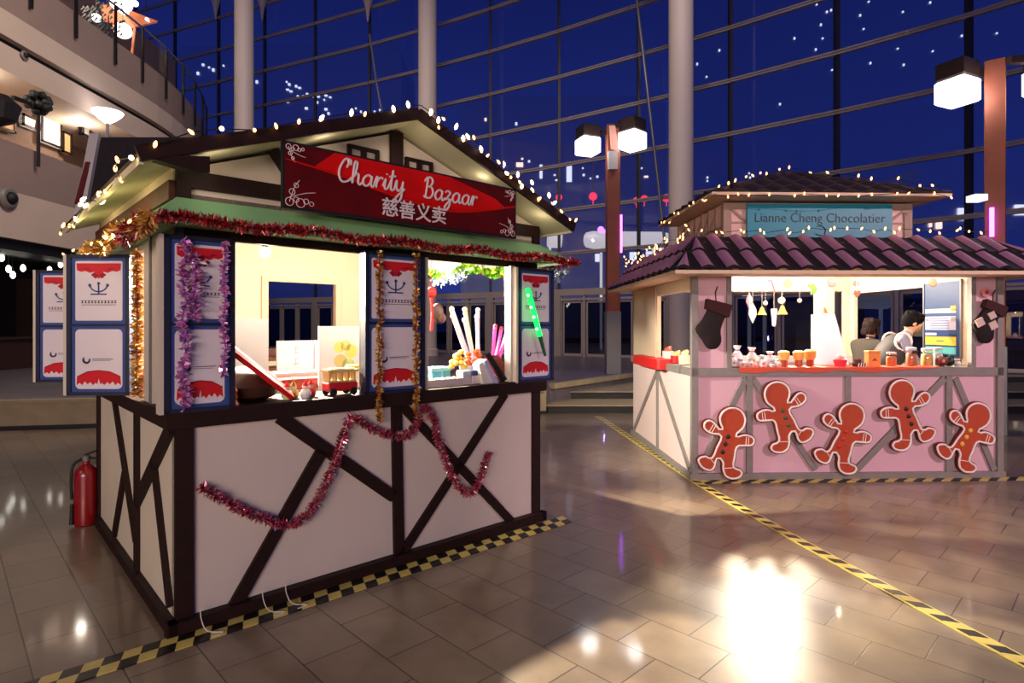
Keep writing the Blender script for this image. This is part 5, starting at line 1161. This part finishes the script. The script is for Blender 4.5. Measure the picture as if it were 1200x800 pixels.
for k in range(4): MB().beam((-.05+.035*k, -.031, .0), (-.06+.035*k+.02, -.031, .04), .012, .004).build('stripe', m_ice, e)
MB().cbox(-.03, .02, -.01, .04, .04, .08).build('truffle', mat('truffle', (110, 44, 34), .5), e)
e = RT('chocolate_ball', 2.70, .05, 'round chocolate with a pink face patch near the right jamb', 'chocolate'); MB().ball((0, 0, .055), .055, 16).build('ball', mat('choc2', (104, 40, 38), .4), e, True); MB().ball((-.01, -.045, .06), .022, 10, (1, .5, 1)).build('patch', mat('patch_pink', (210, 130, 120), .5), e, True)
e = RT('chocolate_ball', 2.80, .08, 'dark green-black round sweet next to the chocolate face', 'chocolate'); MB().ball((0, 0, .055), .055, 16).build('ball', mat('choc3', (26, 30, 22), .4), e, True); MB().tube([(0, 0, .1), (.01, 0, .13)], .006, 6).build('stalk', m_gt, e)
e = RT('small_bag', 2.89, .08, 'small white bag at the right end of the front counter', 'bag'); MB().lathe([(.03, 0), (.04, .03), (.025, .06), (.03, .08)], 12).build('bag_body', m_wht, e, True); MB().lathe([(.027, .058), (.027, .064)], 12).build('tie', m_void, e)
rr = random.Random(11)
wl = ['tied with a violet mark, nearest the left jamb', 'with gold flecks, second from the left jamb', 'taller and standing behind', 'with a red bow on top', 'lying low before the red-bowed one', 'with a brown biscuit inside', 'right of the biscuit bag', 'small and squat beside the amber bags', 'with a dark sweet in front']
for k, (a, b, h, r) in enumerate(((.47, .10, .14, .05), (.55, .06, .09, .045), (.56, .20, .22, .06), (.72, .20, .20, .06), (.64, .07, .09, .045), (.77, .07, .12, .05), (.88, .12, .16, .055), (.93, .05, .08, .035), (.86, .03, .05, .03))):
    e = RT('cellophane_bag', a, b, 'white cellophane bag of sweets, '+wl[k], 'bag', 1.17, 0, 'white cellophane bags')
    MB().lathe([(r*.8, 0), (r, .01), (r*1.05, h*.5), (r*.35, h*.78), (r*.75, h)], 9).build('bag_body', mat('cello', (236, 232, 236), .25), e, True)
    MB().ball((0, -r*.75, h*.3), r*.5, 8, (1, .6, 1)).build('filling', mat('fill%d' % (k % 4), [(190, 150, 90), (220, 120, 60), (150, 110, 150), (200, 160, 100)][k % 4], .5), e, True)
    MB().lathe([(r*.4, h*.75), (r*.4, h*.81)], 9).build('tie', mat('tie%d' % (k % 3), [(200, 40, 50), (120, 90, 60), (60, 50, 60)][k % 3], .5), e)
for k, (b, c1, h, lab) in enumerate(((.55, (240, 226, 190), .11, 'cream pot by the corner post'), (.85, (200, 30, 30), .09, 'red pot in the middle'), (1.2, (220, 210, 205), .13, 'pale box-like pot'), (1.75, (236, 200, 180), .12, 'pot with a small orange figure at the rear'), (2.0, (240, 236, 226), .10, 'white pot at the rear end'))):
    e = RT('sweet_pot', .10, b, 'gift pot on the left side counter, '+lab, 'pot', 1.16, 0, 'pots on the left side counter')
    MB().lathe([(.05, 0), (.065, .01), (.07, h), (.06, h)], 12).build('pot_body', mat('pot%d' % k, c1, .5), e, True)
    MB().ball((0, 0, h+.01), .045, 8).ball((.03, .01, h+.04), .025, 7).build('filling', mat('potf%d' % k, [(240, 220, 160), (230, 190, 120), (200, 80, 60), (240, 150, 60), (230, 230, 220)][k], .5), e, True)
# white easel board
e = RT('easel_board', 1.66, .42, 'large white slanting board standing in the middle of the chocolate stall', 'board', 1.17)
MB().prism([(-.16, 0), (.26, 0), (.10, .56), (-.16, .56)], 0, .025).build('board_sheet', mat('board_white', (236, 238, 246), .6), e); MB().beam((0, .03, .45), (0, .3, 0), .04, .02, (0, 1, 0)).build('prop', m_wht, e)
# notice board on right wall
e = thing('notice_board', 'blue notice board with yellow and white strips on the right inner wall', 'notice board', WR(W2-.055, 1.02, 1.255), T2-PI/2)
nb = MB().box(0, .56, -.012, .0, 0, .86, 0)
for x0, x1, z0, z1, m_ in ((.02, .50, .50, .55, 1), (.02, .5, .30, .46, 2), (.02, .2, .235, .265, 2), (.22, .5, .24, .26, 3), (.02, .5, .12, .22, 4), (.02, .5, .02, .10, 5), (.42, .5, .52, .58, 4), (.02, .08, .40, .44, 4), (.42, .5, .40, .45, 4)):
    nb.box(x0, x1, -.016, -.012, z0, z1, m_)
for k in range(5): nb.box(.10, .40, -.018, -.016, .32+.028*k, .327+.028*k, 0)
nb.box(.20, .32, -.018, -.016, .165, .175, 3)
nb.build('board_face', [mat('nb_blue', (14, 58, 110), .5), mat('nb_cream', (220, 220, 200), .5), mat('nb_lilac', (190, 190, 220), .5), mat('nb_navy', (30, 50, 120), .5), mat('nb_yellow', (226, 190, 60), .5), mat('nb_teal', (90, 180, 170), .5)], e)
MB().box(-.02, 0, -.02, 0, -.02, .88).box(.56, .58, -.02, 0, -.02, .88).box(-.02, .58, -.02, 0, .86, .88).build('frame', m_grey, e)
# hanging ornaments
def hang(x, y, b, label, kind, col, s=1.0):
    dx = (x-600)/F; Y = 6.187+b+.05; X = dx*Y; z = CAMZ+(HY-y)/F*Y
    e = thing('hanging_ornament', label, 'ornament', (X, Y, z), T2, 'ornaments hanging in the chocolate stall')
    m_ = mat('orn%d_%d_%d' % col, col, .45)
    mb = MB()
    if kind == 'disc': mb.lathe([(.042*s, -.006), (.048*s, 0), (.042*s, .006)], 16, ax='y')
    if kind == 'ball': mb.ball((0, 0, 0), .045*s, 12)
    if kind == 'heart': mb.prism([(.05*s*x_, .05*s*z_) for x_, z_ in ((0, -1), (.5, -.4), (.9, .2), (.8, .7), (.4, .85), (0, .5), (-.4, .85), (-.8, .7), (-.9, .2), (-.5, -.4))], -.008, .008)
    if kind == 'diamond': mb.lathe([(.004, -.10*s), (.04*s, -.02*s), (.035*s, .03*s), (.004, .09*s)], 6)
    if kind == 'bell': mb.lathe([(.055*s, -.05*s), (.05*s, -.04*s), (.03*s, 0), (.02*s, .04*s), (.004, .05*s)], 12)
    if kind == 'cone': mb.lathe([(.01*s, -.11*s), (.02*s, -.10*s), (.035*s, .08*s), (.03*s, .09*s)], 10)
    if kind == 'cane': mb.tube(cr_pts([(.03*s, 0, -.08*s), (.0, 0, .02*s), (-.02*s, 0, .05*s), (-.045*s, 0, .03*s)], 4), .014*s, 8)
    if kind == 'tree': mb.prism([(.06*s*x_, .06*s*z_) for x_, z_ in ((-.9, .8), (.2, 1), (.8, .1), (.5, -.6), (-.3, -.9), (-.1, 0))], -.01, .01)
    mb.build('ornament_body', m_, e, True)
    MB().tube([(0, 0, .03), (0, 0, 2.45-z)], .0022, 4).build('thread', m_wht, e)
for a in ((878, 352, .5, 'pink and white drop ornament, first from the left pier', 'diamond', (230, 170, 180), .9), (882, 366, .45, 'long pale crystal ornament by the left pier', 'diamond', (230, 222, 224), 1.2), (893, 364, .5, 'yellow bell ornament in the left half of the opening', 'bell', (244, 204, 80), .9), (897, 355, .6, 'small white ornament over the yellow bell', 'ball', (230, 226, 220), .6), (907, 371, .5, 'white ice-cream shaped ornament', 'cone', (226, 232, 244), 1.0),
          (905, 333, .4, 'red-tipped candy cane ornament below the lamp', 'cane', (220, 110, 110), 1.0), (917, 363, .5, 'gold gift-shaped ornament pair', 'bell', (250, 190, 70), 1.0), (916, 352, .55, 'white ball ornament above the gold one', 'ball', (250, 245, 240), .9), (923, 332, .4, 'brown round biscuit ornament near the lamp', 'disc', (150, 118, 84), 1.1), (952, 339, .35, 'green fir tree ornament left of the back post', 'tree', (96, 150, 50), 1.1),
          (975, 331, .35, 'dark pink round biscuit ornament before the back post', 'disc', (176, 90, 84), 1.1), (1004, 344, .4, 'red heart ornament right of the back post', 'heart', (176, 70, 50), .9), (1003, 332, .5, 'small brown round ornament above the red heart', 'disc', (140, 90, 70), .7), (1093, 331, .35, 'brown round ornament in front of the notice board', 'disc', (160, 120, 90), 1.0), (937, 352, .8, 'small silver ornament left of the back post', 'ball', (200, 190, 190), .6), (966, 363, 1.4, 'orange bell ornament glimpsed past the back post', 'bell', (230, 120, 60), .8)): hang(*a)

# ------------------------------------------------------------------ people
m_skin = mat('skin', (224, 172, 140), .55); m_hair = mat('hair_black', (10, 7, 8), .8, spec=.15); m_hairb = mat('hair_brown', (30, 17, 15), .8, spec=.15)
def skin_mesh(name, joints, edges, radii, m, parent, sub=2):
    me = bpy.data.meshes.new(name); me.from_pydata(joints, edges, []); o = bpy.data.objects.new(name, me); C.objects.link(o)
    sm = o.modifiers.new('s', 'SKIN'); sm.use_smooth_shade = True
    for i, r in enumerate(radii):
        rr_ = r if isinstance(r, tuple) else (r, r); me.skin_vertices[0].data[i].radius = rr_
    me.skin_vertices[0].data[0].use_root = True
    o.modifiers.new('d', 'SUBSURF').levels = sub; o.modifiers['d'].render_levels = sub
    dg = bpy.context.evaluated_depsgraph_get(); m2 = bpy.data.meshes.new_from_object(o.evaluated_get(dg)); bpy.data.objects.remove(o)
    m2.materials.clear(); m2.materials.append(m); m2.polygons.foreach_set('use_smooth', [True]*len(m2.polygons))
    o = bpy.data.objects.new(name, m2); C.objects.link(o)
    if parent: o.parent = parent
    return o
def head_mb(c, r, yaw, pitch):
    """head facing local +x; ovoid with nose, chin, ears"""
    mb = MB(); mb.ball((0, 0, .01), r, 20, (1.0, .82, 1.18)); mb.ball((r*.25, 0, -r*.75), r*.52, 12, (1, .85, .8))
    mb.lathe([(.004, -.03), (.017, -.022), (.012, 0), (.005, .03)], 8, (r*.98, 0, -.01))
    for s_ in (-1, 1):
        mb.ball((0, s_*r*.82, -.01), .028, 8, (.8, .35, 1.1)); mb.ball((r*.82, s_*r*.33, .018), .013, 8)
    mb.ball((r*.86, 0, -r*.62), .022, 8, (.6, 1.1, .35))
    return mb.xform(Matrix.Translation(c) @ Matrix.Rotation(yaw, 4, 'Z') @ Matrix.Rotation(pitch, 4, 'Y'))
def hair_mb(c, r, yaw, pitch, long=0):
    mb = MB(); rnd = random.Random(1)
    mb.ball((-.018, 0, .028), r*1.12, 20, (.98, .86, 1.08))
    for k in range(30):
        a = rnd.uniform(0, 2*PI); mb.ball((-.01+math.cos(a)*r*.75, math.sin(a)*r*.68, .05+rnd.uniform(-.01, .06)), r*.38, 7)
    for k in range(20 if long else 0):
        a = rnd.uniform(.45*PI, 1.55*PI); mb.tube([(math.cos(a)*r*.85, math.sin(a)*r*.8, .02), (math.cos(a)*r*1.0, math.sin(a)*r*.95, -.06), (math.cos(a)*r*.95, math.sin(a)*r*.9, -long)], [.03, .03, .012], 6)
    return mb.xform(Matrix.Translation(c) @ Matrix.Rotation(yaw, 4, 'Z') @ Matrix.Rotation(pitch, 4, 'Y'))
def hand_mb(w_, d, side):
    mb = MB(); w_ = Vector(w_); d = Vector(d).normalized(); s_ = d.cross(Vector((0, 0, 1))).normalized()*side; u_ = s_.cross(d)
    mb.tube([w_, w_+d*.03, w_+d*.08], [.022, .034, .036], 8)
    for k in range(4):
        b = w_+d*.08+s_*(.02-.014*k); L = (.07, .078, .072, .058)[k]; mb.tube([b, b+d*L*.5-u_*.01, b+d*L*.8-u_*.03, b+d*L*.9-u_*.045], [.009, .0085, .008, .006], 6)
    b = w_+d*.03+s_*.03; mb.tube([b, b+s_*.03+d*.03, b+s_*.03+d*.055-u_*.01], [.012, .01, .008], 6)
    return mb
def person(px_, Y, hz, lean, yaw, label, hair, long, shirt, vest, pitch):
    """standing figure leaning towards its facing direction yaw"""
    X = (px_-600)/F*Y
    e = thing('person', label, 'person', (X, Y, .05))
    f = Vector((math.cos(yaw), math.sin(yaw), 0)); s = Vector((-math.sin(yaw), math.cos(yaw), 0)); up = Vector((0, 0, 1))
    hz -= .05
    head = Vector((0, 0, hz)); neck = head-f*.07*lean-up*.15; hipz = min(.93, hz*.56)
    hip = neck-f*(.45*lean)-up*(neck.z-hipz); mid = neck*.45+hip*.55-f*.02; chest = neck*.8+hip*.2-f*.03
    J = [hip, mid, chest, neck, neck+(head-neck)*.5]; Ed = [(0, 1), (1, 2), (2, 3), (3, 4)]; Rr = [(.15, .11), (.14, .10), (.17, .11), (.06, .06), (.055, .055)]
    def limb(start, pts, rs):
        p = start
        for q, r in zip(pts, rs): J.append(q); Rr.append(r); Ed.append((p, len(J)-1)); p = len(J)-1
    wr = []
    for sd in (-1, 1):
        sh = chest+s*sd*.18+up*.05; el = sh+f*.12-up*.24+s*sd*.04; wri = el+f*.22-up*.02-s*sd*.06
        limb(2, [sh, el, wri], [.062, .045, .03]); wr.append((wri, wri-el, sd))
        lg = hip+s*sd*.10-up*.05; kn = Vector((lg.x, lg.y, .48))+f*.02; an = Vector((lg.x, lg.y, .09)); to = an+f*.15-up*.05
        limb(0, [lg, kn, an, to], [.09, .062, .045, .035])
    body = skin_mesh('body', [tuple(j) for j in J], Ed, Rr, shirt, e)
    h = head_mb(head, .098, yaw, pitch); h.build('head', m_skin, e, True)
    MB().tube([neck-up*.02, neck+(head-neck)*.6], [.052, .05], 12).build('neck', m_skin, e, True)
    hair_mb(head, .098, yaw, pitch, long).build('hair', hair, e, True)
    for w__, d, sd in wr: hand_mb(w__, d, sd).build('hand', m_skin, e, True)
    if vest:
        J2 = [hip+up*.02, mid, chest, neck-up*.03]; skin_mesh('vest', [tuple(j) for j in J2], [(0, 1), (1, 2), (2, 3)], [(.20, .17), (.20, .17), (.235, .18), (.11, .11)], vest, e)
        for sd in (-1, 1):
            c_ = chest+s*sd*.185+up*.04; ring = [c_+(f*math.cos(t)*.085+up*math.sin(t)*.1) for t in [i*2*PI/14 for i in range(14)]]
            MB().tube(ring, .014, 6, 0, True).build('armhole_trim', m_wht, e, True)
    return e
person(1069, 7.05, 1.64, .85, math.radians(-12), 'person with short black hair bending forward in a dark grey vest over a pale shirt', m_hair, 0, mat('shirt_lilac', (130, 128, 150), .8), mat('vest_grey', (50, 48, 52), .8), .45)
person(1021, 7.95, 1.57, .35, math.radians(20), 'person with brown hair in an olive jacket standing behind the one in the vest', m_hairb, .10, mat('jacket_olive', (44, 37, 26), .8), None, .2)
